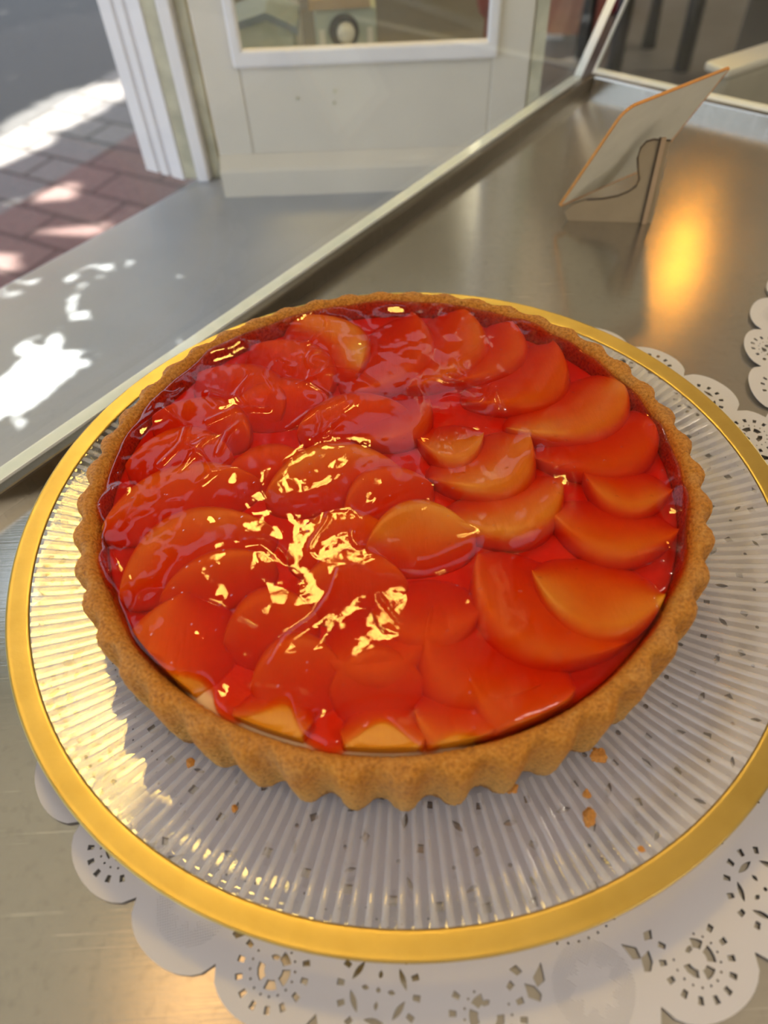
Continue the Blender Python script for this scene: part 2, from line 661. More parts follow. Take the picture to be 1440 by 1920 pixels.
# outside sill
sv = [uvz(-0.75, 0.173, ZS), uvz(0.497, 0.173, ZS), uvz(0.497, 0.499, ZS), uvz(-0.75, 0.499, ZS)]
sill = MB().prism(sv, (0, 0, -0.06)).build('trim_1', M['sill'])
tag(bevel(sill, 0.006), 'grey painted ledge outside the left glass pane', 'window sill', kind='structure')

# interior shell
fl = MB().box(-2.0, 4.2, -2.2, 7.0, ZP - 0.05, ZP + 0.002)
flp = [uvz(-3.0, 0.168, ZP + 0.002), uvz(0.50, 0.168, ZP + 0.002), (0.28, 0.60, ZP + 0.002), (0.42, 7.0, ZP + 0.002), (4.2, 7.0, ZP + 0.002),
       (4.2, -2.2, ZP + 0.002), (-1.6, -2.2, ZP + 0.002)]
fo = MB().prism(flp, (0, 0, -0.05)).build('floor', mat_floor())
tag(fo, 'grey vinyl floor of the shop behind the far glass pane', 'floor', kind='structure')
clp = [(p[0], p[1], 1.75) for p in flp]
ce = MB().prism(clp, (0, 0, 0.06)).build('ceiling', M['ceil'])
tag(ce, 'warm white ceiling above the shop', 'ceiling', kind='structure')
aw = MB().prism([uvz(-1.6, 0.08, 1.70), uvz(1.2, 0.08, 1.70), uvz(1.2, 1.40, 1.62), uvz(-1.6, 1.40, 1.62)], (0, 0, 0.03)).build('trim_5', mat_cloth())  # unseen awning added to keep sun off the counter and fill it
tag(aw, 'unseen cream cloth awning added over the ledge to block sun and give fill', 'awning', kind='structure')
hw = MB().prism([(0.30, 0.62, 0.30), (0.42, 7.0, 0.30), (0.36, 7.0, 0.30), (0.24, 0.62, 0.30)], (0, 0, 1.45)).build('wall_left', M['beige'])  # unseen upper wall put in to stop sun reaching the floor
tag(hw, 'beige wall of the shop front above the far windows', 'wall', kind='structure')
for nm, b, lab in (('wall_right', (4.2, 4.3, -2.2, 7.0, ZP, 1.75), 'beige wall on the right side of the shop'),
                   ('wall_back', (0.42, 4.2, 7.0, 7.1, ZP, 1.75), 'beige wall at the far end of the shop'),
                   ('wall_front', (-1.6, 4.2, -2.3, -2.2, ZP, 1.75), 'beige wall behind the viewer')):
    tag(MB().box(*b).build(nm, M['beige']), lab, 'wall', kind='structure')

# grooved white post at the left of the door
L_ = at(275, 318, ZS)
R_ = at(345, 338, ZS)
pd = (R_ - L_) / np.linalg.norm(R_ - L_)
pn = np.array([-pd[1], pd[0], 0])
post = empty('trim_2', tuple(L_), 'white grooved window post standing on the grey ledge left of the door panel', 'window frame')
tag(post, kind='structure')
mb = MB()
wid = np.linalg.norm(R_ - L_)
H = 0.75
prof = [(0, 0)]
for gx in (0.016, 0.031):
    prof += [(gx, 0), (gx + 0.0015, 0.004), (gx + 0.004, 0.004), (gx + 0.0055, 0)]
prof += [(wid, 0), (wid, 0.06), (0, 0.06)]
mb.prism([pd * a + pn * b for a, b in prof], (0, 0, H))
o = mb.build('post_face', M['paintcool'], post)
S_ = at(415, 340, ZS)
sd = S_ - R_
sl_ = np.linalg.norm(sd)
sd = sd / sl_
sn = np.array([-sd[1], sd[0], 0])
base = R_ - L_
for k, (a, b, dz, mt) in enumerate(((0.0, 0.40, 0.002, 'putty'), (0.40, 0.72, -0.004, 'paintcool'), (0.72, 1.0, 0.006, 'putty'))):
    q0, q1 = base + sd * sl_ * a + sn * dz, base + sd * sl_ * b + sn * dz
    o = MB().prism([q0, q1, q1 + sn * 0.04, q0 + sn * 0.04], (0, 0, H)).build('sash_strip', M[mt], post)
    tag(bevel(o, 0.002))
    o['label'] = ('weathered olive edge strip', 'white painted strip', 'peeling grey strip')[k]

# white door panel with glass
DL = at(425, 362, ZS)
dd = np.array([0.999, -0.0447, 0])
dd /= np.linalg.norm(dd)
dn = np.array([-dd[1], dd[0], 0])
door = empty('door_1', tuple(DL), 'cream white panelled door with glazed upper half standing beyond the left pane', 'door')
tag(door, kind='structure')


def dbox(t0, t1, n0, n1, z0, z1):
    """box in door coordinates: along, depth (+ away), height above the sill"""
    m = MB()
    m.prism([dd * t0 + dn * n0 + np.array([0, 0, z0]), dd * t1 + dn * n0 + np.array([0, 0, z0]),
             dd * t1 + dn * n1 + np.array([0, 0, z0]), dd * t0 + dn * n1 + np.array([0, 0, z0])], (0, 0, z1 - z0))
    return m


DW = 0.294
zb = 0.1225
mb = dbox(0.034, 0.260, 0.0045, 0.018, 0, zb)
for b in ((0, 0.034, 0, 0.95), (0.260, DW, 0, 0.95)):
    q = dbox(b[0], b[1], 0.004, 0.018, b[2], b[3])
    mb.add(q.v, q.f)
q = dbox(0.034, 0.260, 0.004, 0.018, 0.90, 0.95)
mb.add(q.v, q.f)
bevel(mb.build('door_leaf', M['paint'], door), 0.0015)
# bottom rail: sloped weather board
prof = [(0.004, 0.036), (-0.007, 0.027), (-0.009, 0.024), (-0.009, 0.0), (0.004, 0.0)]
mb = MB()
mb.prism([dd * 0.0 + dn * a + np.array([0, 0, b]) for a, b in prof], tuple(dd * DW))
mb.build('bottom_rail', M['paint'], door)
# moulding around the glass
mb = MB()
for (t0, t1, z0, z1) in ((0.030, 0.264, zb - 0.010, zb + 0.004), (0.030, 0.040, zb, 0.92), (0.254, 0.264, zb, 0.92)):
    q = dbox(t0, t1, -0.004, 0.006, z0, z1)
    mb.add(q.v, q.f)
bevel(mb.build('glazing_bead', M['paintcool'], door), 0.003, 3)
dbox(0.036, 0.258, 0.010, 0.013, zb, 0.90).build('door_glass', M['glass'], door)
mb = MB()
for (px, py) in ((557, 187), (627, 174), (626, 196), (604, 325)):
    p = onplane(px, py, DL, dn) - DL
    q = [p + 0.0014 * (math.cos(t) * dd + math.sin(t) * np.array([0, 0, 1])) + dn * 0.0035 for t in np.linspace(0, 2 * PI, 10)[:-1]]
    mb.prism(q, tuple(-dn * (0.0012 if py < 300 else 0.0105)))
mb.build('nail_head', M['putty'], door)

# jamb to the right of the door
o = dbox(DW + 0.001, DW + 0.012, 0.006, 0.05, 0, 0.95).build('trim_3', M['putty'], None, False, tuple(DL))
tag(o, 'narrow olive grey strip along the right side of the door', 'door frame', kind='structure')

# room floor seen through the door glass
o = MB().prism([(-0.16, 0.60, ZS - 0.03), (0.19, 0.60, ZS - 0.03), (0.28, 1.25, ZS - 0.03), (-0.30, 1.25, ZS - 0.03)], (0, 0, 0.02)).build('trim_4', plain('dim_grey_ledge', (0.10, 0.095, 0.09), 0.6))
tag(o, 'dim grey ledge seen through the door glass', 'ledge', kind='structure')


# ================================================================== COUNTER
tray = empty('display_counter', (0, 0, 0), 'brushed steel counter top with a low folded lip under the plate and card', 'counter')
LB = 0.1645                    # lip inner face, distance along N
UB = 0.4985                    # lip at the far end, distance along U
LH = 0.0105
pl = [uvz(-0.75, LB, 0), uvz(UB, LB, 0), uvz(UB, -0.75, 0), uvz(-0.75, -0.75, 0)]
MB().prism(pl, (0, 0, -0.004)).build('counter_top', M['steel'], tray)
MB().prism([uvz(-0.74, LB - 0.002, -0.005), uvz(UB - 0.002, LB - 0.002, -0.005), uvz(UB - 0.002, -0.74, -0.005), uvz(-0.74, -0.74, -0.005)],
           (0, 0, -0.712)).build('cabinet_body', M['paint'], tray)
# folded lip: left and far side
MB().prism([uvz(-0.75, LB, -0.003), uvz(-0.75, LB, LH), uvz(-0.75, LB + 0.0065, LH), uvz(-0.75, LB + 0.0065, -0.003)],
           tuple(U * (0.75 + UB + 0.0065))).build('side_lip', M['lip'], tray)
MB().prism([uvz(UB, LB, -0.003), uvz(UB, LB, LH), uvz(UB + 0.006, LB, LH), uvz(UB + 0.006, LB, -0.003)],
           tuple(-N * 0.9)).build('far_lip', M['steel'], tray)
for o in tray.children:
    if o.name.startswith(('side', 'far')):
        bevel(o, 0.0012)

# left pane
pane = empty('glass_pane', tuple(uvz(0.1, 0.176, 0.004)), 'tall clear glass pane along the left edge of the steel counter', 'glass pane')


def local(o, pts):
    return [np.array(p) - np.array(o.location) for p in pts]


G0, G1 = LB + 0.0070, LB + 0.0140
mb = MB()
mb.prism(local(pane, [uvz(-0.75, G0, 0.0115), uvz(0.489, G0, 0.0115), uvz(0.489, G1, 0.0115), uvz(-0.75, G1, 0.0115)]), (0, 0, 0.75))
mb.build('glass_sheet', M['glass'], pane)
mb = MB()
mb.prism(local(pane, [uvz(-0.75, G0 - 0.0003, 0.0035), uvz(0.489, G0 - 0.0003, 0.0035), uvz(0.489, G1 + 0.0008, 0.0035), uvz(-0.75, G1 + 0.0008, 0.0035)]), (0, 0, 0.0078))
o = mb.build('bottom_edge', M['edge'], pane)
o['label'] = 'bright greenish polished bottom edge'

# far pane, leaning back, with its two bright vertical edges
E0 = uvz(0.4889, 0.176, 0.0115)
E1 = uvz(0.5341, 0.176, 0.0587)
ed = (E1 - E0) / np.linalg.norm(E1 - E0)
fp = empty('glass_pane', tuple(uvz(0.505, 0.0, 0.004)), 'clear glass pane leaning back at the far end of the steel counter', 'glass pane')
f0 = uvz(0.5020, 0.166, 0.0115)
fw = -N * 0.9
th = np.array([0.004, 0.0, 0.0])
mb = MB()
q = [f0, f0 + fw, f0 + fw + ed * 0.55, f0 + ed * 0.55]
mb.prism(local(fp, q), tuple(U * 0.006))
mb.build('glass_sheet', M['glass'], fp)
mb = MB()
mb.prism(local(fp, [f0, f0 + fw, f0 + fw + ed * 0.0025, f0 + ed * 0.0025]), tuple(U * 0.0065))
o = mb.build('bottom_edge', M['edge'], fp)
# edges of the two panes at the corner
mb = MB()
mb.prism(local(fp, [f0, f0 + N * 0.0016, f0 + N * 0.0016 + U * 0.004, f0 + U * 0.005]), tuple(ed * 0.55))
mb.build('side_edge', M['edge'], fp)
mb = MB()
e0 = uvz(0.4895, G0, 0.0115)
mb.prism(local(pane, [e0, e0 + N * 0.0070, e0 + N * 0.0070 + U * 0.0012, e0 + U * 0.0012]), tuple(ed * 0.55))
mb.build('end_edge', M['edge'], pane)

# ================================================================== DOILIES


def doily(name, cx, cy, phase, z, label, curl=0.0, seed=1):
    """round paper doily; 32 lobes, pattern repeats every 45 degrees (blank lobe, medallion, wheel, medallion)"""
    rnd = random.Random(seed)
    splines = []
    # scalloped outline; angle 0 of the local frame is a wheel lobe + 22.5 deg shift so that blank lobes sit at 22.5 + k*45
    out = []
    nl = 32
    for k in range(nl):
        a = 2 * PI * k / nl
        hw = PI / nl
        for j in range(14):
            s = -1 + 2 * j / 14.0
            ang = a + s * hw
            r = 0.1750 + 0.0092 * (1 - abs(s) ** 2.2) ** 0.62
            out.append((r * math.cos(ang), r * math.sin(ang)))
    splines.append(out)

    def hole(r, a, pts, rot=0.0):
        """pts in a frame whose x axis points outwards"""
        c, s = math.cos(a + rot), math.sin(a + rot)
        X, Y = r * math.cos(a), r * math.sin(a)
        splines.append([(X + c * p[0] - s * p[1], Y + s * p[0] + c * p[1]) for p in pts])

    def hole_at(X, Y, pts, rot):
        c, s = math.cos(rot), math.sin(rot)
        splines.append([(X + c * p[0] - s * p[1], Y + s * p[0] + c * p[1]) for p in pts])

    def rect(a, b):
        return [(-a, -b * 0.8), (a, -b), (a, b), (-a, b * 0.8)]

    def dot(r, k=6):
        return [(r * math.cos(2 * PI * i / k), r * math.sin(2 * PI * i / k)) for i in range(k)]

    def lens(a, b, k=5):
        up = [(-a + 2 * a * i / k, b * math.sin(PI * i / k)) for i in range(k + 1)]
        return up + [(x, -y) for x, y in up[-2:0:-1]]

    def arcq(r0, r1, a0, a1, k=3):
        p = [(r1 * math.cos(a0 + (a1 - a0) * i / k), r1 * math.sin(a0 + (a1 - a0) * i / k)) for i in range(k + 1)]
        return p + [(r0 * math.cos(a1 - (a1 - a0) * i / k), r0 * math.sin(a1 - (a1 - a0) * i / k)) for i in range(k + 1)]

    D = math.radians
    for k in range(8):
        a = k * PI / 4
        # wheel
        wr = 0.1652
        wx, wy = wr * math.cos(a), wr * math.sin(a)
        for i in range(14):
            t = a + 2 * PI * (i + 0.5) / 14
            hole_at(wx + 0.0116 * math.cos(t), wy + 0.0116 * math.sin(t), rect(0.0011, 0.0009), t)
        for i in range(6):
            t = a + 2 * PI * i / 6
            hole_at(wx + 0.0079 * math.cos(t), wy + 0.0079 * math.sin(t), lens(0.0031, 0.0009), t + PI / 2)
        hole_at(wx, wy, dot(0.0007), 0)
        for i in range(4):
            t = a + PI / 2 * i
            hole_at(wx + 0.0040 * math.cos(t), wy + 0.0040 * math.sin(t), lens(0.0012, 0.0007, 3), t)
        # medallions either side
        for sg in (-1, 1):
            am = a + sg * D(11.25)
            mr = 0.1690
            mx, my = mr * math.cos(am), mr * math.sin(am)
            for i in range(11):
                t = am + sg * D(-150 + 25.5 * i + 30)
                hole_at(mx + 0.0104 * math.cos(t), my + 0.0104 * math.sin(t), rect(0.0011, 0.0009), t)
            for i in range(13):
                t = am + sg * D(-150 + 22 * i)
                hole_at(mx + 0.0070 * math.cos(t), my + 0.0070 * math.sin(t), dot(0.00042, 5), t)
            for (t0, t1, r0, r1) in ((-165, -125, 0.0032, 0.0058), (-110, -60, 0.0030, 0.0057), (-40, 5, 0.0028, 0.0054), (30, 95, 0.0026, 0.0048)):
                p = arcq(r0, r1, sg * D(t0), sg * D(t1))
                hole_at(mx, my, p, am)
            hole_at(mx - 0.0015 * math.cos(am), my - 0.0015 * math.sin(am), arcq(0.0012, 0.0026, D(-200), D(-130)), am)
            # three leaves between medallion and blank lobe
            at_ = a + sg * D(16.0)
            hole(0.1635, at_, [(-0.0026, 0.0), (0.0004, -0.0020), (0.0036, -0.0004), (0.0028, 0.0014), (0.0, 0.0016)], sg * D(40))
            hole(0.1580, at_ - sg * D(1.3), [(-0.0020, -0.0004), (0.0006, -0.0014), (0.0020, 0.0002), (-0.0002, 0.0014)], sg * D(70))
            hole(0.1600, at_ + sg * D(1.2), [(-0.0034, -0.0006), (0.0014, -0.0018), (0.0032, 0.0002), (0.0006, 0.0018)], sg * D(-30))
        # garland of dots and diamonds inside
        for i in range(-9, 10):
            t = a + PI / 8 + D(i * 1.25)
            hole(0.1500 + 0.0035 * math.cos(i / 9.0 * PI), t, dot(0.00042, 5))
        for i in range(-5, 6):
            hole(0.1462 + 0.0022 * math.cos(i * PI / 2.5), a + D(i * 1.6), dot(0.00042, 5))
        hole(0.1478, a + PI / 8, [(-0.0012, 0), (0, -0.0022), (0.0012, 0), (0, 0.0022)])
        for i in range(-3, 4):
            hole(0.1408, a + D(i * 6.1), [(-0.0016, -0.0010), (0.0013, -0.0016), (0.0017, 0.0012), (-0.0012, 0.0018)], 0.3)
        for i in range(-2, 3):
            hole(0.1352, a + D(i * 8.6 + 2), lens(0.0024, 0.0008, 4), D(90 * (i % 2)) + 0.5)
            hole(0.1290, a + D(i * 8.2), dot(0.0008, 6))
            hole(0.1240, a + D(i * 8.8 + 3), rect(0.0014, 0.0013), 0.4 * i)
            hole(0.1160, a + D(i * 8.9), lens(0.0028, 0.0011, 4), 0.8 * i)
            hole(0.1095, a + D(i * 8.9 + 4), rect(0.0012, 0.0011))
            hole(0.1020, a + D(i * 8.9), dot(0.0011, 6))
    pv, pe = [], []
    for p in splines:
        k0 = len(pv)
        pv += [Vector(q) for q in p]
        pe += [(k0 + i, k0 + (i + 1) % len(p)) for i in range(len(p))]
    cv, ce_, cf, _, _, _ = delaunay_2d_cdt(pv, pe, [], 1, 1e-6)
    cen_ = np.array([[sum(cv[i].x for i in q) / len(q), sum(cv[i].y for i in q) / len(q)] for q in cf])
    gone = np.zeros(len(cf), bool)
    for p in splines[1:]:
        pa = np.array(p)
        pc = pa.mean(0)
        pr = np.hypot(*(pa - pc).T).max()
        near = np.nonzero(np.hypot(*(cen_ - pc).T) < pr)[0]
        if len(near) == 0:
            continue
        x, y = cen_[near, 0], cen_[near, 1]
        ins = np.zeros(len(near), bool)
        for (x0, y0), (x1, y1) in zip(pa, np.roll(pa, -1, 0)):
            if y0 == y1:
                continue
            ins ^= ((y0 > y) != (y1 > y)) & (x < (x1 - x0) * (y - y0) / (y1 - y0) + x0)
        gone[near[ins]] = True
    cf = [q for q, g_ in zip(cf, gone) if not g_]
    nv_ = len(cv)
    th_p = 0.00022
    vv = [(v.x, v.y, th_p) for v in cv] + [(v.x, v.y, 0.0) for v in cv]
    ff = [tuple(q) for q in cf] + [tuple(i + nv_ for i in q)[::-1] for q in cf]
    cnt = {}
    for q in cf:
        for i in range(len(q)):
            e = (q[i], q[(i + 1) % len(q)])
            cnt[e] = cnt.get(e, 0) + 1
    for (i, j) in cnt:
        if (j, i) not in cnt:
            ff.append((j, i, i + nv_, j + nv_))
    me = bpy.data.meshes.new(name)
    me.from_pydata(vv, [], ff)
    me.update()
    # the rim curls up a little, uneven around
    for v in me.vertices:
        r = math.hypot(v.co.x, v.co.y)
        a = math.atan2(v.co.y, v.co.x)
        w = 0.5 + 0.5 * math.sin(a * 5 + seed) * math.sin(a * 3 + 1)
        v.co.z += max(0.0, r - 0.1695) * (0.05 + curl) * w + 0.00012
    me.materials.append(M['paper'])
    o = bpy.data.objects.new(name, me)
    COL.objects.link(o)
    o.location = (cx, cy, z)
    o.rotation_euler = (0, 0, phase)
    return tag(o, label, 'doily', 'paper doilies on the counter')


doily('paper_doily', 0.370, 0.055, math.radians(147.4 + 22.5), 0.0001,
      'white lace paper doily at the right edge, empty, partly overlapped by the other', 0.22, 3)
doily('paper_doily', 0.0192, -0.0085, math.radians(-103.0), 0.0010,
      'white lace paper doily under the gold rimmed glass plate', 0.0, 2)

# ================================================================== PLATE
plate = empty('charger_plate', (0, 0, 0.0012), 'round clear ribbed glass plate with gold rim carrying the fruit tart', 'plate')
PZ = 0.0012
NR = 198
SEG = NR * 12
top = [(0.0, 0.0100), (0.095, 0.0100), (0.118, 0.0100), (0.124, 0.0103), (0.130, 0.0110), (0.138, 0.0124), (0.146, 0.0142),
       (0.1535, 0.0163), (0.157, 0.0174), (0.161, 0.0182), (0.1648, 0.0187)]
vs, fs = [], []
n = len(top)
PH = np.array([0.0, 0.14, 0.27, 0.31, 0.38, 0.46, 0.54, 0.62, 0.69, 0.73, 0.86, 0.93])
RH = np.sqrt(np.clip(1 - ((PH - 0.5) / 0.23) ** 2, 0, 1))
th_ = (np.repeat(np.arange(NR), 12) + np.tile(PH, NR)) * 2 * PI / NR
rib = np.tile(RH, NR)
amp = {0.0: 0, 0.095: 0.0002, 0.118: 0.0007, 0.124: 0.0009, 0.130: 0.0009, 0.138: 0.0009, 0.146: 0.0009, 0.1535: 0.0009, 0.157: 0.0, 0.161: 0, 0.1648: 0}
rings = []
for r, z in top[1:]:
    zz = z - PZ + rib * amp[r]
    rings.append(np.stack([r * np.cos(th_), r * np.sin(th_), zz], 1))
# edge then underside back to the centre
for r, z in ((0.1653, 0.0180), (0.1648, 0.0172), (0.157, 0.0152), (0.146, 0.0120), (0.130, 0.0088), (0.118, 0.0078), (0.1130, 0.0076),
             (0.1125, 0.0013), (0.1095, 0.0013), (0.1090, 0.0076), (0.06, 0.0078)):
    rings.append(np.stack([r * np.cos(th_), r * np.sin(th_), np.full(SEG, z - PZ)], 1))
V_ = np.concatenate(rings)
nr_ = len(rings)
F_ = []
for i in range(nr_ - 1):
    for k in range(SEG):
        F_.append((i * SEG + k, i * SEG + (k + 1) % SEG, (i + 1) * SEG + (k + 1) % SEG, (i + 1) * SEG + k))
F_.append(tuple(range(SEG)))
F_.append(tuple(range((nr_ - 1) * SEG, nr_ * SEG))[::-1])
body = mesh_obj('ribbed_dish', V_, F_, M['ribbed'], plate, True)
fix_normals(body)
body.data.materials.append(M['ribs'])
mi = np.zeros(len(F_), np.int32)
qi = np.arange((nr_ - 1) * SEG)
mi[:len(qi)] = ((qi // SEG < 8) & (qi // SEG >= 1) & (qi % 12 >= 2) & (qi % 12 <= 8)).astype(np.int32)
body.data.polygons.foreach_set('material_index', mi)
# gold band laid over the rim
gp = [(0.1566, 0.01745), (0.1571, 0.01790), (0.1580, 0.01805), (0.1605, 0.01835), (0.1632, 0.01868), (0.1642, 0.01880), (0.1648, 0.01893), (0.1652, 0.01890),
      (0.1655, 0.0186), (0.1654, 0.0180), (0.1649, 0.0180), (0.1610, 0.0178), (0.1570, 0.0172)]


def goldw(t, r, z):
    return r, z + 0.000012 * math.sin(t * NR) * (1 if r < 0.1635 else 0)


lathe('gold_rim', [(r, z - PZ) for r, z in gp], M['gold'], plate, 792, True, goldw)

# ================================================================== TART
TX, TY, TZ = -0.005, 0.001, 0.0116
tart = empty('fruit_tart', (TX, TY, TZ), 'round peach tart with red jelly glaze and fluted crust on the gold rimmed plate', 'tart')
NF = 46
FL0 = math.radians(3.2)
CR = 0.1130                     # inner radius of the crust at the top


def wave(t):
    """rounded flutes, +1 on the bulges"""
    c = math.cos((t - FL0) * NF)
    return math.copysign(abs(c) ** 0.8, c)


SEGC = NF * 24
rn = [RNG.normal(0, 1, 24) for _ in range(3)]


def lown(t, k):
    return sum(rn[k][i] * math.sin((i + 2) * t + rn[(k + 1) % 3][i] * 3) for i in range(10)) / 5.0


cprof = [(0.0600, 0.0005, 0), (0.1130, 0.0005, 0), (0.1185, 0.0000, 0.0017), (0.1205, 0.0010, 0.0023), (0.1213, 0.0040, 0.0023),
         (0.1220, 0.0100, 0.0022), (0.1227, 0.0160, 0.0021), (0.1233, 0.0220, 0.0020), (0.1236, 0.0270, 0.0020), (0.1237, 0.0310, 0.0019),
         (0.1234, 0.0335, 0.0018), (0.1227, 0.0350, 0.0015), (0.1215, 0.0359, 0.0010), (0.1200, 0.0362, 0.0006), (0.1184, 0.0358, 0.0003),
         (0.1170, 0.0346, 0.0001), (0.1160, 0.0328, 0), (0.1152, 0.0300, 0), (0.1140, 0.0240, 0), (0.1100, 0.0180, 0), (0.06, 0.0175, 0)]
vs = []
for k in range(SEGC):
    t = 2 * PI * k / SEGC
    w = wave(t)
    l0, l1 = lown(t, 0), lown(t, 1)
    for j, (r, z, a) in enumerate(cprof):
        rr = r + a * w + (0.0004 * l0 if 2 <= j <= 17 else 0)
        zz = z + (0.0005 * l1 if 9 <= j <= 17 else 0)
        if 1 < j < 18:
            rr += RNG.normal(0, 0.00012)
            zz += RNG.normal(0, 0.00010) if j > 4 else 0
        vs.append((rr * math.cos(t), rr * math.sin(t), zz))
nP = len(cprof)
fs = []
for k in range(SEGC):
    a, b = k * nP, ((k + 1) % SEGC) * nP
    for i in range(nP):
        j = (i + 1) % nP
        fs.append((a + i, b + i, b + j, a + j))
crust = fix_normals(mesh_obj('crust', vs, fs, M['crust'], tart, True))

# pastry cream under the fruit, squeezed up at the front left
def ang_at(px, py):
    p = at(px, py, TZ + 0.0365)[:2] - (TX, TY)
    return math.atan2(p[1], p[0]) % (2 * PI)


CA0, CA1 = ang_at(330, 1262), ang_at(930, 1395)


def creamf(t, r, z):
    k = max(0.0, min(1.0, (t - CA0) / 0.10, (CA1 - t) / 0.12))
    if r > 0.11 and z > 0.02:
        return r + 0.0016 * k, z + k * (0.0026 + 0.0008 * lown(t, 2))
    return r, z


ZC = 0.0285
lathe('cream', [(0.0, 0.018), (0.1128, 0.018), (0.1138, ZC - 0.0020), (0.1128, ZC - 0.0012), (0.1105, ZC - 0.0008), (0.09, ZC), (0.0, ZC)], M['cream'], tart, 160, False,
      creamf)

# ---- peach slices: measured end points (pixels), width mm, bulge mm, top height mm above ZC, glaze mm over it, dip
SL = [
    # end1, end2, width, bulge, height, glaze, dip
    ((192, 985), (478, 893), 23, 9, 8.0, 1.5, 0),
    ((226, 1105), (505, 985), 25, 12, 8.2, 1.4, 0),
    ((300, 1118), (510, 1050), 17, 4, 7.5, 2.0, 0),
    ((345, 1288), (352, 1105), 27, 4, 8.0, 1.6, 0),
    ((438, 1318), (582, 1340), 20, -4, 7.2, 0.7, 0),
    ((640, 1358), (797, 1362), 21, -2, 7.0, 0.8, 0),
    ((780, 1318), (938, 1330), 20, -4, 7.0, 1.4, 0),
    ((880, 1235), (1078, 1278), 24, -8, 7.2, 1.8, 0),
    ((905, 1030), (1172, 1190), 28, -10, 7.5, 1.5, 0),
    ((815, 1130), (1010, 1270), 25, -10, 6.4, 1.8, 0),
    ((1005, 1062), (1245, 1105), 25, -8, 9.4, 0.8, 1),
    ((1035, 940), (1272, 980), 21, -7, 8.0, 1.4, 0),
    ((1100, 872), (1262, 905), 20, -6, 7.8, 1.1, 0.6),
    ((1010, 845), (1225, 760), 24, -9, 7.2, 1.8, 0),
    ((958, 790), (1160, 690), 26, -11, 8.6, 0.9, 0),
    ((880, 740), (1035, 632), 26, -10, 8.2, 1.6, 0),
    ((850, 700), (950, 588), 22, -8, 7.4, 1.5, 0),
    ((765, 712), (858, 568), 27, -8, 8.4, 1.4, 0),
    ((655, 720), (768, 578), 27, -8, 7.2, 1.7, 0),
    ((548, 590), (664, 690), 25, 6, 8.4, 0.9, 0),
    ((470, 640), (610, 720), 24, 6, 6.0, 2.6, 0),
    ((370, 690), (520, 765), 24, 6, 5.6, 2.8, 0),
    ((285, 770), (460, 810), 22, 6, 6.4, 2.2, 0),
    ((235, 862), (430, 848), 22, 8, 6.8, 2.0, 0),
    ((500, 925), (745, 872), 24, 9, 8.6, 1.3, 0.4),
    ((650, 950), (808, 900), 20, 6, 7.0, 1.8, 0),
    ((690, 1022), (888, 998), 23, 7, 9.0, 0.8, 0.8),
    ((810, 885), (985, 800), 25, -9, 9.2, 0.9, 0),
    ((785, 812), (905, 800), 20, -6, 8.2, 0.9, 0),
    ((835, 958), (1050, 885), 22, -9, 8.8, 0.9, 0),
    ((560, 800), (760, 760), 22, 5, 6.4, 2.2, 0),
    ((430, 760), (610, 735), 22, 5, 5.6, 2.6, 0),
    ((540, 1035), (740, 1000), 22, 5, 6.8, 1.9, 0),
    ((560, 1105), (760, 1085), 22, 4, 6.6, 2.0, 0),
    ((600, 1205), (800, 1175), 22, -3, 6.2, 2.2, 0),
    ((700, 1130), (900, 1120), 22, -4, 6.0, 2.0, 0),
    ((420, 1195), (590, 1150), 22, 4, 6.6, 2.0, 0),
    ((470, 1282), (640, 1250), 23, 3, 6.8, 1.9, 0),
    ((620, 1292), (790, 1270), 22, 2, 6.2, 2.2, 0),
    ((660, 805), (800, 735), 20, -4, 6.2, 2.2, 0),
    ((420, 885), (580, 860), 19, 4, 6.0, 2.4, 0),
]
ZTOP = TZ + 0.0365              # level at which the ends were measured
slices = []
for (e1, e2, w, b, h, g, dip) in SL:
    p1 = at(*e1, ZTOP)[:2] - (TX, TY)
    p2 = at(*e2, ZTOP)[:2] - (TX, TY)
    c = (p1 + p2) / 2
    d = p2 - p1
    L = np.linalg.norm(d)
    d = d / L
    nn = np.array([-d[1], d[0]])
    c = c + nn * b * 0.0004                       # ends stay near the measured points
    slices.append(dict(c=c, d=d, n=nn, a=L / 2 * 1.06, w=w * 0.0005 * 1.55, b=b * 0.001, h=(6.4 + (h - 7.0) * 0.55) * 0.001, g=g * 0.00115, dip=dip))


def slice_st(S, X, Y):
    dx, dy = X - S['c'][0], Y - S['c'][1]
    x = dx * S['d'][0] + dy * S['d'][1]
    y = dx * S['n'][0] + dy * S['n'][1]
    s = x / S['a']
    wid = S['w'] * np.clip(1 - s * s, 1e-6, 1) ** 0.62
    y0 = S['b'] * (0.45 - s * s) * 0.9
    t = (y - y0) / wid
    return s, t


def slice_top(S, s, t):
    """height of the slice's upper side above ZC"""
    sg = 1.0 if S['b'] >= 0 else -1.0
    q = np.clip(t * sg, -1, 1)                     # -1 inner edge .. +1 convex outer edge
    e = np.clip((q + 1) / 1.62, 0, 1)
    rise = 0.10 + 0.90 * (0.5 * e + 0.5 * e * e * (3 - 2 * e)) ** 0.7
    cv = np.clip((q - 0.55) / 0.45, 0, 1)
    ci = np.clip((-q - 0.90) / 0.10, 0, 1)
    edge_ = np.sqrt(np.clip(1 - cv ** 2.6, 0, 1)) * np.sqrt(np.clip(1 - ci ** 2, 0, 1))
    ends = np.clip(1 - np.clip(np.abs(s), 0, 1) ** 4.0, 0, 1) ** 0.5
    z = S['h'] * rise * edge_ * (0.70 + 0.30 * ends)
    dome = edge_
    if S['dip']:
        z = z - 0.0010 * S['dip'] * np.exp(-((s / 0.45) ** 2 + ((t - 0.15 * sg) / 0.42) ** 2))
    return z


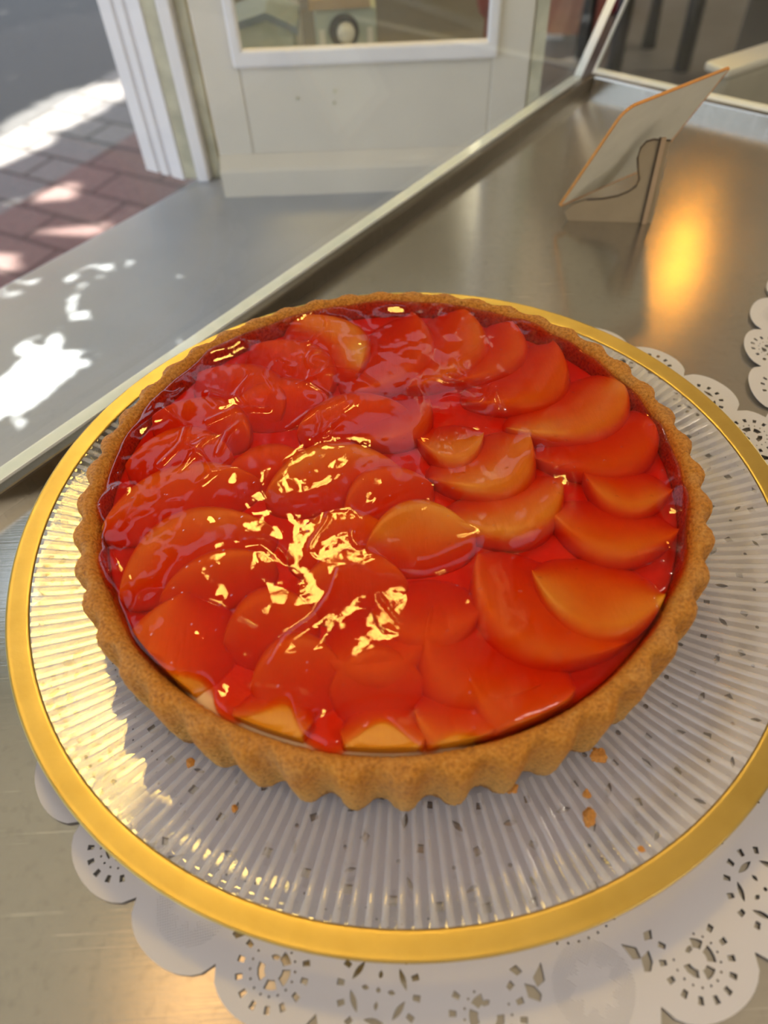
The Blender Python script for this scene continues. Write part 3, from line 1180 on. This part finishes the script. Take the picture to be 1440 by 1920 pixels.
for i, S in enumerate(slices):
    ns, nt = 30, 14
    vs = []
    ss = np.sin(np.linspace(-PI / 2, PI / 2, ns)) * 0.995
    for s in ss:
        wid = S['w'] * (1 - s * s) ** 0.62
        y0 = S['b'] * (0.45 - s * s) * 0.9
        for j in range(nt + 1):                   # over the top
            t = -1 + 2 * j / nt
            t = math.sin(t * PI / 2)
            z = float(slice_top(S, np.array(s), np.array(t)))
            p = S['c'] + S['d'] * s * S['a'] + S['n'] * (y0 + t * wid)
            vs.append((p[0], p[1], ZC + z))
        for j in range(1, 6):                     # back underneath, narrowing to the pit side
            t = 1 - 2 * j / 6.0
            p = S['c'] + S['d'] * s * S['a'] + S['n'] * (y0 + t * wid * 0.80)
            vs.append((p[0], p[1], ZC - 0.0035 * (1 - t * t) - 0.0012))
    for q_, (vx, vy, vz) in enumerate(vs):
        rr = math.hypot(vx, vy)
        lim = 0.1140
        if rr > lim:
            vs[q_] = (vx * lim / rr, vy * lim / rr, vz)
    m = nt + 1 + 5
    fs = []
    for k in range(ns - 1):
        for j in range(m):
            j2 = (j + 1) % m
            fs.append((k * m + j, (k + 1) * m + j, (k + 1) * m + j2, k * m + j2))
    fs.append(tuple(range(m)))
    fs.append(tuple(range((ns - 1) * m, ns * m))[::-1])
    fix_normals(mesh_obj('peach_slice', vs, fs, M['peach'], tart, True))

# ---- glaze
GN = 560
GR = 0.122
ax = np.linspace(-GR, GR, GN)
GX, GY = np.meshgrid(ax, ax)
cell = ax[1] - ax[0]
top_s = np.zeros((GN, GN))
gth = np.full((GN, GN), 0.0026)
for S in slices:
    s, t = slice_st(S, GX, GY)
    ins = (np.abs(s) < 1) & (np.abs(t) < 1)
    z = np.where(ins, slice_top(S, s, t), 0)
    up = z > top_s
    gth = np.where(up, S['g'], gth)
    top_s = np.where(up, z, top_s)


def blur(A, sig):
    k = np.fft.fftfreq(GN, d=cell)
    KX, KY = np.meshgrid(k, k)
    return np.real(np.fft.ifft2(np.fft.fft2(A) * np.exp(-2 * (PI * sig) ** 2 * (KX ** 2 + KY ** 2))))


def gnoise(wl, seed):
    r = np.random.default_rng(seed).normal(0, 1, (GN, GN))
    b = blur(r, wl * 0.35)
    return b / b.std()


gth_b = blur(gth, 0.0012)
env = blur(np.maximum(top_s, 0.0045), 0.0085)
G_ = np.maximum(env + np.clip(2.6 * blur(gth, 0.003) - 0.0014, 0.0007, 0.0036), top_s + 0.85 * gth_b)
G_ = blur(G_, 0.0022)
# lumps and wrinkles; the upper left is the most wrinkled
ul = np.clip(0.55 + (-GX * 0.8 + GY) / 0.16, 0.12, 1.0)
rid = np.abs(gnoise(0.016, 5))
wr = np.exp(-(rid / 0.10) ** 2) * np.clip(gnoise(0.03, 6) - 0.2, 0, 1.2)
G_ = G_ + 0.0008 * ul * blur(wr, 0.0006) + 0.00016 * gnoise(0.012, 8) + 0.00004 * gnoise(0.0055, 9) * (0.4 + ul) + 0.000006 * gnoise(0.0022, 10)


def ridge(pts, h, w):
    global G_
    P = [at(px, py, ZTOP + 0.001)[:2] - (TX, TY) for px, py in pts]
    dmin = np.full((GN, GN), 1.0)
    for p, q in zip(P[:-1], P[1:]):
        v = q - p
        l2 = v @ v
        tt = np.clip(((GX - p[0]) * v[0] + (GY - p[1]) * v[1]) / l2, 0, 1)
        dmin = np.minimum(dmin, np.hypot(GX - p[0] - tt * v[0], GY - p[1] - tt * v[1]))
    G_ = G_ + h * np.exp(-(dmin / w) ** 2)


ridge([(508, 1245), (540, 1190), (590, 1155), (622, 1110), (636, 1068), (672, 1066), (705, 1080), (745, 1086)], 0.0010, 0.0011)
ridge([(462, 1012), (495, 1010), (525, 1030), (540, 1048)], 0.0009, 0.0012)
ridge([(365, 1120), (405, 1135), (440, 1160), (478, 1180)], 0.0005, 0.0009)
ridge([(712, 1115), (735, 1150), (752, 1172)], 0.0004, 0.0008)
ridge([(390, 790), (440, 765), (500, 765)], 0.0010, 0.0012)
ridge([(410, 850), (425, 810), (450, 790)], 0.0008, 0.0010)
ridge([(560, 720), (620, 690), (660, 690), (705, 720)], 0.0008, 0.0011)
ridge([(540, 800), (590, 765), (640, 748)], 0.0009, 0.0011)
ridge([(590, 820), (620, 800), (640, 780)], 0.0008, 0.0010)
ridge([(840, 700), (900, 720), (950, 700)], 0.0007, 0.0010)
ridge([(860, 760), (900, 760), (930, 735), (945, 770)], 0.0008, 0.0010)
ridge([(1050, 880), (1085, 870)], 0.0010, 0.0012)
ridge([(300, 870), (340, 830), (350, 800), (310, 770)], 0.0009, 0.0012)


for p0_, p1_, h_, w_ in (((1288, 915), (1292, 960), 0.0024, 0.0050), ((1235, 800), (1250, 830), 0.0016, 0.0045), ((1262, 1040), (1285, 1070), 0.0016, 0.0050),
                         ((185, 945), (215, 920), 0.0018, 0.0035), ((190, 1040), (200, 1075), 0.0016, 0.0035), ((395, 660), (450, 640), 0.0020, 0.0060),
                         ((985, 600), (1010, 612), 0.0014, 0.0050), ((405, 1300), (420, 1320), 0.0006, 0.0035), ((600, 1350), (615, 1385), 0.0008, 0.0035),
                         ((730, 572), (760, 575), 0.0014, 0.0050), ((255, 800), (300, 770), 0.0014, 0.0045)):
    ridge([p0_, p1_], h_, w_)


def gsample(x, y, A):
    fx = np.clip((x + GR) / cell, 0, GN - 1.001)
    fy = np.clip((y + GR) / cell, 0, GN - 1.001)
    ix, iy = fx.astype(int), fy.astype(int)
    ux, uy = fx - ix, fy - iy
    return (A[iy, ix] * (1 - ux) * (1 - uy) + A[iy, ix + 1] * ux * (1 - uy) + A[iy + 1, ix] * (1 - ux) * uy + A[iy + 1, ix + 1] * ux * uy)


NTH, NRR = 1100, 300
th_ = np.arange(NTH) * 2 * PI / NTH
# outline of the glaze: measured radii at a few angles, wavy between
edge = np.full(NTH, 0.1156)
for i in range(14):
    edge += 0.00035 * RNG.normal() * np.sin((i * 3 + 4) * th_ + RNG.uniform(0, 6))


def edge_dent(px, py, depth, width):
    global edge
    p = at(px, py, ZTOP)[:2] - (TX, TY)
    a = math.atan2(p[1], p[0])
    dlt = (th_ - a + PI) % (2 * PI) - PI
    edge = edge - depth * np.exp(-(dlt / width) ** 2)


edge_dent(365, 1285, 0.0050, 0.09)
edge_dent(505, 1370, 0.0115, 0.062)
edge_dent(715, 1395, 0.0100, 0.070)
edge_dent(860, 1395, 0.0020, 0.06)
edge_dent(620, 1390, -0.0015, 0.03)
edge_dent(400, 1320, -0.0010, 0.03)
edge_dent(220, 1100, 0.0025, 0.05)
edge_dent(195, 980, 0.0018, 0.04)
edge_dent(190, 1050, -0.0010, 0.03)
edge_dent(180, 940, -0.0015, 0.03)
edge_dent(1290, 930, -0.0020, 0.05)
edge_dent(1285, 1060, -0.0010, 0.05)
edge_dent(1250, 1120, 0.0030, 0.04)
edge = np.minimum(edge, 0.1166)
rho = np.linspace(0, 1, NRR + 1)[1:]
rho = 1 - (1 - rho) ** 1.12
RR = rho[:, None] * edge[None, :]
XX = RR * np.cos(th_)[None, :]
YY = RR * np.sin(th_)[None, :]
ZZ = gsample(XX, YY, G_)
de = np.clip((edge[None, :] - RR) / 0.0034, 0, 1)
men = np.sqrt(np.clip(1 - (1 - de) ** 2, 0, 1))
floor_e = 0.0046 - 0.0034 * np.clip((0.1150 - edge) / 0.004, 0, 1)[None, :]
ZZ = floor_e + np.maximum(ZZ - floor_e, 0.0004) * men
V_ = np.stack([XX.ravel(), YY.ravel(), (ZC + ZZ).ravel()], 1)
ctr = len(V_)
bot = np.stack([edge * 0.998 * np.cos(th_), edge * 0.998 * np.sin(th_), np.full(NTH, ZC - 0.004)], 1)
zc0 = float(gsample(np.array([0.0]), np.array([0.0]), G_)[0])
V_ = np.concatenate([V_, [[0, 0, ZC + zc0]], bot, [[0, 0, ZC - 0.004]]])
ii, kk = np.meshgrid(np.arange(NRR - 1), np.arange(NTH), indexing='ij')
k2 = (kk + 1) % NTH
quads = np.stack([ii * NTH + kk, (ii + 1) * NTH + kk, (ii + 1) * NTH + k2, ii * NTH + k2], -1).reshape(-1, 4)
side_k = np.arange(NTH)
side2 = (side_k + 1) % NTH
lastr = (NRR - 1) * NTH
quads = np.concatenate([quads, np.stack([lastr + side_k, ctr + 1 + side_k, ctr + 1 + side2, lastr + side2], 1)])
tris = np.concatenate([np.stack([np.full(NTH, ctr), side_k, side2], 1),
                       np.stack([np.full(NTH, ctr + 1 + NTH), ctr + 1 + side2, ctr + 1 + side_k], 1)])
me = bpy.data.meshes.new('jelly_glaze')
nv, nq, nt_ = len(V_), len(quads), len(tris)
me.vertices.add(nv)
me.vertices.foreach_set('co', V_.astype(np.float32).ravel())
loops = np.concatenate([quads.ravel(), tris.ravel()]).astype(np.int32)
me.loops.add(len(loops))
me.loops.foreach_set('vertex_index', loops)
me.polygons.add(nq + nt_)
me.polygons.foreach_set('loop_start', np.concatenate([np.arange(nq) * 4, nq * 4 + np.arange(nt_) * 3]).astype(np.int32))
me.polygons.foreach_set('loop_total', np.concatenate([np.full(nq, 4), np.full(nt_, 3)]).astype(np.int32))
me.update(calc_edges=True)
me.validate()
me.polygons.foreach_set('use_smooth', [True] * len(me.polygons))
me.materials.append(M['glaze'])
gz = bpy.data.objects.new('jelly_glaze', me)
COL.objects.link(gz)
gz.parent = tart
gz['label'] = 'glossy wrinkled red jelly over the peaches'

# ================================================================== CARD ON ITS EASEL
BL, TL, TR = np.array((0.125, 0.270, 0.012)), np.array((0.1425, 0.231, 0.086)), np.array((0.2185, 0.284, 0.086))
TL = onplane(1174, 206, TL, (0, 0, 1.0))
TR = onplane(1366, 130, TR, (0, 0, 1.0))
BL = onplane(1052, 385, BL, (0, 0, 1.0))
BR = BL + TR - TL
card = empty('price_card', tuple((BL + BR) / 2 * [1, 1, 0]), 'blank grey backed card with orange edge propped on its easel behind the plate', 'card')
cx_ = (TR - TL) / np.linalg.norm(TR - TL)
cy_ = (TL - BL) / np.linalg.norm(TL - BL)
cn_ = np.cross(cx_, cy_)
cn_ /= np.linalg.norm(cn_)
if cn_[1] > 0:
    cn_ = -cn_                   # towards the viewer
rc = 0.008
outl = [BL, BR, TR]
for k in range(7):
    a = PI / 2 + (PI / 2) * k / 6
    outl.append(TL + cx_ * rc - cy_ * rc + rc * (math.cos(a) * cx_ + math.sin(a) * cy_))
K_ = np.array(card.location)
MB().prism([p - K_ for p in outl], tuple(-cn_ * 0.0012)).build('card_board', M['card'], card)
# orange cut edge: a thin band around the board
mb = MB()
nO = len(outl)
cen = sum(outl) / nO
for i in range(nO):
    p, q = outl[i], outl[(i + 1) % nO]
    dv = (q - p) / np.linalg.norm(q - p)
    on = np.cross(dv, cn_)
    if np.dot(on, (p + q) / 2 - cen) < 0:
        on = -on
    mb.prism([p - K_ + cn_ * 0.0002, q - K_ + cn_ * 0.0002, q - K_ + on * 0.0010 + cn_ * 0.0002, p - K_ + on * 0.0010 + cn_ * 0.0002], tuple(-cn_ * 0.0016))
o = mb.build('cut_edge', M['cutedge'], [q for q in card.children if q.name.startswith('card_board')][0])
o['label'] = 'orange brown cut edge of the board'
# easel board: stands upright on the counter in front of the leaning card
A_ = at(1065, 413, 0)
B_ = at(1222, 418, 0)
Q_ = B_ + np.array([0, 0, 1.0])
en = np.cross(B_ - A_, Q_ - A_)
en /= np.linalg.norm(en)
if en[1] > 0:
    en = -en
pts = [(1065, 413), (1222, 418), (1258, 263), (1226, 261), (1212, 265), (1201, 277), (1195, 296), (1196, 318), (1198, 336),
       (1192, 349), (1178, 359), (1158, 367), (1132, 372), (1100, 374), (1075, 383), (1058, 396)]
mb = MB()
mb.prism([onplane(px, py, A_, en) - K_ + en * 0.0 for px, py in pts], tuple(-en * 0.0012))
eb = mb.build('easel_board', M['wedge'], card)
eb.data.materials.append(M['hinge'])
for p_ in eb.data.polygons:
    if len(p_.vertices) == 4:
        p_.material_index = 1
cut = [onplane(px, py, A_, en) - K_ + en * 0.0003 for px, py in pts[2:14]]
o = MB().tube(cut, 0.00055, 6).build('burnt_edge', M['hinge'], eb, True)
o['label'] = 'dark burnt edge along the curve'
# hinge rib of the easel
h0 = onplane(1203, 417, A_, en) - K_
h1 = onplane(1240, 257, A_, en) - K_
side = np.cross(h1 - h0, en)
side /= np.linalg.norm(side)
mb = MB()
mb.prism([h0 + en * 0.0001, h0 + en * 0.0001 + side * 0.0030, h0 + en * 0.0022 + side * 0.0030, h0 + en * 0.0022], tuple(h1 - h0))
hr = mb.build('hinge_rib', M['tan'], card)
mb = MB()
sd_ = side if pixray(0, 0) is not None else side
mb.prism([h0 + en * 0.0001 - side * 0.0012, h0 + en * 0.0001, h0 + en * 0.0012, h0 + en * 0.0012 - side * 0.0012], tuple(h1 - h0))
o = mb.build('hinge_slot', M['hinge'], hr)
o['label'] = 'dark line along the hinge'

# ================================================================== CRUMBS
CRS = [(1122, 1416, 0.0028, 'large golden crumb on the plate ribs just right of the crust foot'),
       (1103, 1536, 0.0026, 'large golden crumb lowest of those right of the tart'),
       (1100, 1490, 0.0014, 'small crumb just above the lowest golden crumb right of the tart'),
       (959, 1478, 0.0020, 'ragged pale crumb touching the front of the fluted crust'),
       (357, 1429, 0.0014, 'tiny pale crumb on the plate at the front left of the crust'),
       (440, 1517, 0.0011, 'tiny crumb on the glass ribs left of centre below the tart'),
       (1195, 1600, 0.0010, 'tiny crumb near the lower right part of the ribbed glass')]
for (px, py, r, lab) in CRS:
    p = at(px, py, 0.0125)
    rr_ = float(np.hypot(p[0], p[1]))
    zt = float(np.interp(rr_, [q[0] for q in top], [q[1] for q in top])) + 0.0007
    bm = bmesh.new()
    bmesh.ops.create_icosphere(bm, subdivisions=3, radius=r)
    sx, sy, sz = random.uniform(0.8, 1.2), random.uniform(0.8, 1.2), 0.62
    off = random.uniform(0, 50)
    from mathutils import noise as mnoise
    for v in bm.verts:
        k = 1 + 0.55 * mnoise.noise(v.co * (1.3 / r) + Vector((off, 0, 0))) + 0.25 * mnoise.noise(v.co * (3.1 / r) + Vector((off, 9, 0)))
        v.co = Vector((v.co.x * sx, v.co.y * sy, v.co.z * sz)) * k
    me = bpy.data.meshes.new('crumb')
    bm.to_mesh(me)
    bm.free()
    me.materials.append(M['crumb'])
    lo = min(v.co.z for v in me.vertices)
    o = bpy.data.objects.new('crumb', me)
    COL.objects.link(o)
    o.location = (p[0], p[1], zt - lo)
    tag(o, lab, 'crumb', 'pastry crumbs on the plate')

# ================================================================== BEHIND THE FAR PANE
# white tray box standing just beyond the far pane
C0 = onplane(1366, 128, U * 0.60, U)
tz_ = C0[2]
C1 = at(1440, 104, tz_)
bx = (C1 - C0) / np.linalg.norm(C1 - C0)
by = np.array([-bx[1], bx[0], 0])
wb = empty('partition_panel', (C0[0], C0[1], ZP + 0.002), 'grey panel with rounded white top edge behind the far glass pane at right', 'panel')
zt = tz_ - ZP - 0.002
mb = MB()
q0 = np.zeros(3)
W_, D_ = 0.26, 0.022
mb.prism([q0, bx * W_, bx * W_ + by * D_, by * D_], (0, 0, zt - 0.006))
bevel(mb.build('body', plain('grey_white_plastic', (0.42, 0.40, 0.34), 0.35), wb), 0.009, 4)
mb = MB()
up = np.array([0, 0, zt - 0.008])
mb.prism([up - bx * 0.003 - by * 0.003, up + bx * (W_ + 0.003) - by * 0.003, up + bx * (W_ + 0.003) + by * (D_ + 0.003), up - bx * 0.003 + by * (D_ + 0.003)], (0, 0, 0.008))
bevel(mb.build('rim', M['white'], wb), 0.003, 3)
def chair(name, x, y, rz, label, cushion):
    c = empty(name, (x, y, ZP + 0.002), label, 'chair', 'dark chairs in the shop', rz)
    c.scale = (0.66, 0.62, 1.0)
    for (lx, ly) in ((-0.2, -0.19), (0.2, -0.19), (-0.2, 0.19), (0.2, 0.19)):
        hgt = 0.44 if ly < 0 else 0.86
        m = MB()
        m.tube([(lx, ly, 0), (lx * 0.96, ly * 0.97, 0.44)] + ([(lx * 0.96, ly * 1.1, hgt)] if ly > 0 else []), 0.042 if ly < 0 else [0.042, 0.042, 0.03], 8)
        m.build('leg', M['darkwood'], c, True)
    bevel(MB().box(-0.215, 0.215, -0.21, 0.21, 0.43, 0.47).build('seat', M['redleather'] if cushion else M['darkwood'], c), 0.01)
    m = MB()
    for zz in (0.60, 0.72, 0.82):
        m.box(-0.19, 0.19, 0.195, 0.215, zz - 0.025, zz + 0.025)
    m.build('backrest', M['darkwood'], c)
    return c


g1 = at(1268, 132, ZP)
g2 = at(1150, 150, ZP)
mid = (g1 + g2) / 2
az = math.atan2(g1[1] - g2[1], g1[0] - g2[0])
chair('dark_chair', mid[0] - math.sin(az) * 0.11, mid[1] + math.cos(az) * 0.11, az, 'nearest dark wooden chair, its legs seen through the far pane', False)
chair('dark_chair', mid[0] + 1.5, mid[1] + 1.6, az - 0.3, 'dark wooden chair farther back, right of the nearest one', True)

cabp = at(1372, 108, ZP + 0.2)
cb = empty('dark_cabinet', (cabp[0], cabp[1], ZP + 0.002), 'tall black brown cabinet behind the white edged panel', 'cabinet', rz=-0.45)
bevel(MB().box(0, 0.9, 0, 0.5, 0.05, 1.05).build('body', M['cabinet'], cb), 0.006)
MB().box(0.03, 0.87, 0.03, 0.47, 0, 0.05).build('plinth', M['darkwood'], cb)
MB().box(-0.01, 0.91, -0.01, 0.51, 1.05, 1.08).build('top', M['darkwood'], cb)

# terracotta bench at the far end of the left pane
t0, t1 = at(1018, 66, ZP + 0.03), at(1128, 66, ZP + 0.03)
bd = (t1 - t0) / np.linalg.norm(t1 - t0)
ba = math.atan2(bd[1], bd[0])
bl = np.linalg.norm(t1 - t0)
be = empty('slatted_bench', (t0[0], t0[1], ZP + 0.002), 'terracotta bench with slatted front, seen beyond the corner of the glass panes', 'bench', rz=ba)
m = MB()
k = 26
for i in range(k):
    x = bl * i / k
    m.box(x, x + bl / k * 0.86, 0, 0.02, 0.03, 0.62)
m.box(0, bl, 0.018, 0.03, 0.03, 0.62)
m.build('slat_front', M['terracotta'], be)
MB().box(-0.01, bl + 0.01, -0.01, 0.30, 0.62, 0.66).build('seat', M['terracotta'], be)
for x in (0.02, bl - 0.08):
    MB().box(x, x + 0.06, 0.05, 0.11, 0, 0.62).build('leg', M['white'], be)
    MB().box(x, x + 0.06, 0.23, 0.29, 0, 0.62).build('leg', M['white'], be)

# red bag beside the bench
rb = at(1146, 30, ZP)
bm_ = empty('red_bag', (rb[0] + 0.02, rb[1] + 0.05, ZP + 0.002), 'dark red bag standing on the floor behind the glass corner', 'bag')
bevel(MB().box(-0.06, 0.06, -0.05, 0.05, 0, 0.34).build('body', M['redleather'], bm_), 0.02, 3)
m = MB()
m.tube([(-0.04, 0, 0.33)] + [(0.04 * math.cos(t), 0, 0.34 + 0.08 * math.sin(t)) for t in np.linspace(PI, 0, 9)] + [(0.04, 0, 0.33)], 0.006, 8)
m.build('handle', M['redleather'], bm_, True)

# ================================================================== SEEN THROUGH THE DOOR GLASS
DZ = ZS - 0.01
dback = MB().box(-0.30, 0.20, 1.22, 1.26, DZ, 0.9).build('wall_door', plain('dim_grey_wall', (0.17, 0.165, 0.155), 0.7))
tag(dback, 'dim grey wall seen through the door glass', 'wall', kind='structure')


def floor_at(px, py):
    return at(px, py, DZ)


def behind(px, py, y):
    """point seen at a pixel on the upright plane at depth y"""
    p = onplane(px, py, (0, y, 0), (0, 1.0, 0))
    return float(p[0]), float(p[2])


y_ = 0.66
(xa_, za_), (xb_, zb_), (xc_, zc_) = behind(440, 62, y_), behind(500, 38, y_), behind(548, 62, y_)
hs = empty('gabled_box', (xb_, y_, DZ), 'pale green box with a blue grey gabled top at the left of the door glass', 'box')
l_, r_, zr, ze = xa_ - xb_ - 0.02, xc_ - xb_, zb_ - DZ, zc_ - DZ
m = MB()
m.prism([(l_, 0, 0), (r_, 0, 0), (r_, 0, ze), (0, 0, zr), (l_, 0, ze)], (0, 0.06, 0))
m.build('body', M['palegreen'], hs)
m = MB()
for q_ in (l_ - 0.006, r_ + 0.006):
    m.prism([(0, -0.004, zr + 0.0005), (q_, -0.004, ze - 0.001), (q_, -0.004, ze + 0.006), (0, -0.004, zr + 0.008)], (0, 0.07, 0))
m.build('roof', M['bluegrey'], hs)
xw, zw = behind(515, 0, 0.80)
cy = empty('white_canister', (xw, 0.80, DZ), 'white round canister behind the gabled box in the door glass', 'canister')
lathe('body', [(0, 0), (0.026, 0), (0.028, 0.004), (0.028, 0.19), (0.026, 0.195), (0, 0.195)], M['white'], cy, 40, False)
lathe('lid', [(0, 0.1955), (0.029, 0.1955), (0.029, 0.205), (0.026, 0.208), (0, 0.208)], M['bluegrey'], cy, 40, False)
(x0_, z0_), (x1_, z1_), (xk, zk) = behind(587, 18, y_), behind(705, 18, y_), behind(645, 60, y_ - 0.004)
fw_ = (x1_ - x0_) / 2
ht_ = z0_ - DZ
fr = empty('green_case', ((x0_ + x1_) / 2, y_, DZ), 'pale green square case with a round knob in the middle of the door glass', 'case')
fx = (x0_ + x1_) / 2
bevel(MB().box(-fw_, fw_, 0, 0.06, 0, ht_).build('body', M['palegreen'], fr), 0.003)
m = MB()
zl = zk - DZ - 0.008
for b_ in ((-fw_ + 0.004, -0.022), (0.022, fw_ - 0.004)):
    m.box(b_[0], b_[1], -0.002, 0.001, 0.01, zl + 0.010)
m.build('front_panel', M['white'], fr)
m = MB()
m.tube([(xk - fx, 0.001, zk - DZ), (xk - fx, -0.004, zk - DZ)], [0.0155, 0.0155], 24)
dial = m.build('dial', M['darkwood'], fr)
m = MB()
m.tube([(xk - fx + 0.002, -0.003, zk - DZ), (xk - fx + 0.002, -0.010, zk - DZ), (xk - fx + 0.002, -0.013, zk - DZ)], [0.0095, 0.009, 0.005], 20)
m.build('knob', M['white'], dial, True)
tb = MB().box(x0_ - 0.004, x1_ - 0.006, y_ - 0.006, y_ + 0.062, DZ + ht_ + 0.0006, DZ + ht_ + 0.010).build('tan_board', M['tan'])
tag(tb, 'tan board lying on the green case in the door glass', 'board')
xr_, zr_ = behind(912, 22, 0.90)
rp = empty('red_pot', (xr_ + 0.012, 0.90, DZ), 'red round pot at the upper right corner of the door glass', 'pot')
hp = zr_ - DZ
lathe('body', [(0, 0), (0.014, 0), (0.014, hp * 0.85), (0.022, hp), (0.030, hp + 0.03), (0.028, hp + 0.07), (0.0, hp + 0.07)], M['redleather'], rp, 40, False)

# ================================================================== STREET TREE (unseen, crown gaps shaped to drop the sun spots)
SPOTS = []                      # sunlit patches: measured outline centre, half axes (px along, px across), plane


def spot(px, py, ex, ey, ax2, ay2, z, fill=0.0):
    c = at(px, py, z)
    a = at(px + ex, py + ey, z) - c
    b = at(px + ax2, py + ay2, z) - c
    SPOTS.append((c, np.linalg.inv(np.array([[a[0], b[0]], [a[1], b[1]]])), z, fill))


spot(125, 205, 85, -30, 6, 24, ZP)
spot(160, 175, 60, -20, 5, 10, ZP, 0.4)
spot(30, 290, 55, -22, 8, 22, ZP)
spot(8, 262, 30, -6, 5, 10, ZP)
spot(108, 362, 34, -10, 6, 17, ZP)
spot(12, 405, 40, -12, 6, 22, ZP, 0.2)
spot(100, 442, 40, -12, 10, 24, ZP)
spot(185, 425, 36, -22, 8, 12, ZP)
spot(55, 470, 40, -10, 6, 12, ZP, 0.4)
spot(20, 478, 60, -20, 8, 22, ZP)
spot(205, 470, 18, -8, 3, 12, ZP)
spot(150, 300, 30, -16, 6, 8, ZP, 0.5)
CROWN = list(SPOTS)
spot(90, 640, 230, -120, 90, 110, ZS)
CROWN = list(SPOTS)
SPOTS.clear()
spot(52, 718, 86, -50, 20, 30, ZS)
spot(78, 648, 40, -14, 8, 20, ZS, 0.05)
spot(150, 572, 14, -24, 16, 20, ZS, 0.2)
spot(20, 540, 44, -16, 6, 18, ZS, 0.1)
spot(190, 505, 60, -20, 8, 14, ZS, 0.3)
SILLSP = list(SPOTS)

tree = empty('dapple_tree', (-3.6, 1.6, ZP), 'leafy street tree outside the frame shading the sidewalk', 'tree')
T0 = np.array(tree.location)
m = MB()
m.tube([(0, 0, 0), (0.03, 0.05, 1.2), (-0.05, 0.1, 2.4), (0.1, 0.2, 3.6)], [0.16, 0.13, 0.11, 0.07], 14)
for (ang, l) in ((0.3, 2.4), (1.3, 2.2), (-0.8, 2.4), (2.6, 1.6), (0.8, 3.2), (-0.2, 3.0)):
    m.tube([(0, 0.1, 2.6), (math.cos(ang) * l * 0.5, math.sin(ang) * l * 0.5, 3.2), (math.cos(ang) * l, math.sin(ang) * l, 3.5)], [0.06, 0.04, 0.015], 8)
m.build('trunk', M['bark'], tree, True)
lv, lf = [], []
region = [at(0, 0, ZP), at(420, 0, ZP), at(420, 480, ZP), at(0, 560, ZP)]


def covered(p, SPOTS):
    """does a leaf at p stand in the way of a sun spot?"""
    for c, inv, z, fill in SPOTS:
        t = (p[2] - z) / SUN_DIR[2]
        g = p - SUN_DIR * t
        q = inv @ (g[:2] - c[:2])
        if q @ q < (2.3 if z == ZP else 1.45):
            return random.random() > fill
    return False


CH = 2.35                       # crown height above the counter
layers = ((ZP, -2.8, 0.30, 0.2, 5.6), (ZP, 0.30, 1.4, 2.0, 6.0), (ZS, -1.2, 1.0, -0.9, 1.4))  # leaf layers placed to shade sidewalk, shop floor and ledge
count = 0
for (zpl, x0, x1, y0, y1) in layers:
    step = 0.045
    xs = np.arange(x0, x1, step)
    ys = np.arange(y0, y1, step)
    for gx in xs:
        for gy in ys:
            for rep in range(3):
                g = np.array([gx + random.uniform(-.5, .5) * step, gy + random.uniform(-.5, .5) * step, zpl])
                hz = CH + random.uniform(-0.12, 0.25)
                if zpl == ZS and g @ N < 0.17:
                    continue
                p = g + SUN_DIR * ((hz - zpl) / SUN_DIR[2])
                if covered(p, CROWN):
                    continue
                sz = random.uniform(0.036, 0.050)
                a = random.uniform(0, 2 * PI)
                tx = np.array([math.cos(a), math.sin(a), random.uniform(-.3, .3)])
                ty = np.array([-math.sin(a), math.cos(a), random.uniform(-.3, .3)])
                k0 = len(lv)
                for (s, t) in ((-1, 0), (-0.3, 0.55), (0.4, 0.5), (1, 0), (0.4, -0.5), (-0.3, -0.55)):
                    lv.append(tuple(p + tx * s * sz + ty * t * sz * 1.2 - T0))
                lf.append(tuple(range(k0, k0 + 6)))
                count += 1
fo = mesh_obj('foliage', lv, lf, M['leaf'], tree)
tag(fo, kind='stuff')

shrub = empty('shade_shrub', tuple(uvz(-0.45, 0.95, ZP)), 'potted shrub outside the frame shading the grey ledge', 'shrub')
S0 = np.array(shrub.location)
m = MB()
tipc = uvz(-0.40, 0.80, 0.52)
m.tube([S0 * 0 + [0, 0, 0.3], (tipc - S0) * [0.25, 0.25, 0.75], (tipc - S0) * [0.6, 0.6, 0.95], tipc - S0], [0.02, 0.016, 0.012, 0.006], 8)
m.build('stem', M['bark'], shrub)
lathe('pot', [(0, 0), (0.13, 0), (0.17, 0.30), (0.18, 0.30), (0.18, 0.33), (0.15, 0.33), (0.14, 0.30), (0, 0.30)], M['terracotta'], shrub, 40, False)
lv, lf = [], []
CH2 = 0.50
c9 = at(90, 640, ZS)
for i in range(13000):  # leaves added as a near sun screen, gaps left for ledge patches
    g = c9 + np.array([random.uniform(-0.26, 0.26), random.uniform(-0.26, 0.26), 0])
    hz = CH2 + random.uniform(-0.02, 0.10)
    p = g + SUN_DIR * ((hz - ZS) / SUN_DIR[2])
    if covered(p, SILLSP):
        continue
    sz = random.uniform(0.006, 0.011)
    a = random.uniform(0, 2 * PI)
    tx = np.array([math.cos(a), math.sin(a), random.uniform(-.3, .3)])
    ty = np.array([-math.sin(a), math.cos(a), random.uniform(-.3, .3)])
    k0 = len(lv)
    for (q, t) in ((-1, 0), (-0.3, 0.55), (0.4, 0.5), (1, 0), (0.4, -0.5), (-0.3, -0.55)):
        lv.append(tuple(p + tx * q * sz + ty * t * sz * 1.2 - S0))
    lf.append(tuple(range(k0, k0 + 6)))
fo = mesh_obj('foliage', lv, lf, M['leaf'], shrub)
tag(fo, kind='stuff')

# ================================================================== lift everything to its height above the ground
for o in list(SC.objects):
    if o.parent is None and o.type not in {'CAMERA', 'LIGHT'}:
        o.location.z += Z0
bpy.context.view_layer.update()
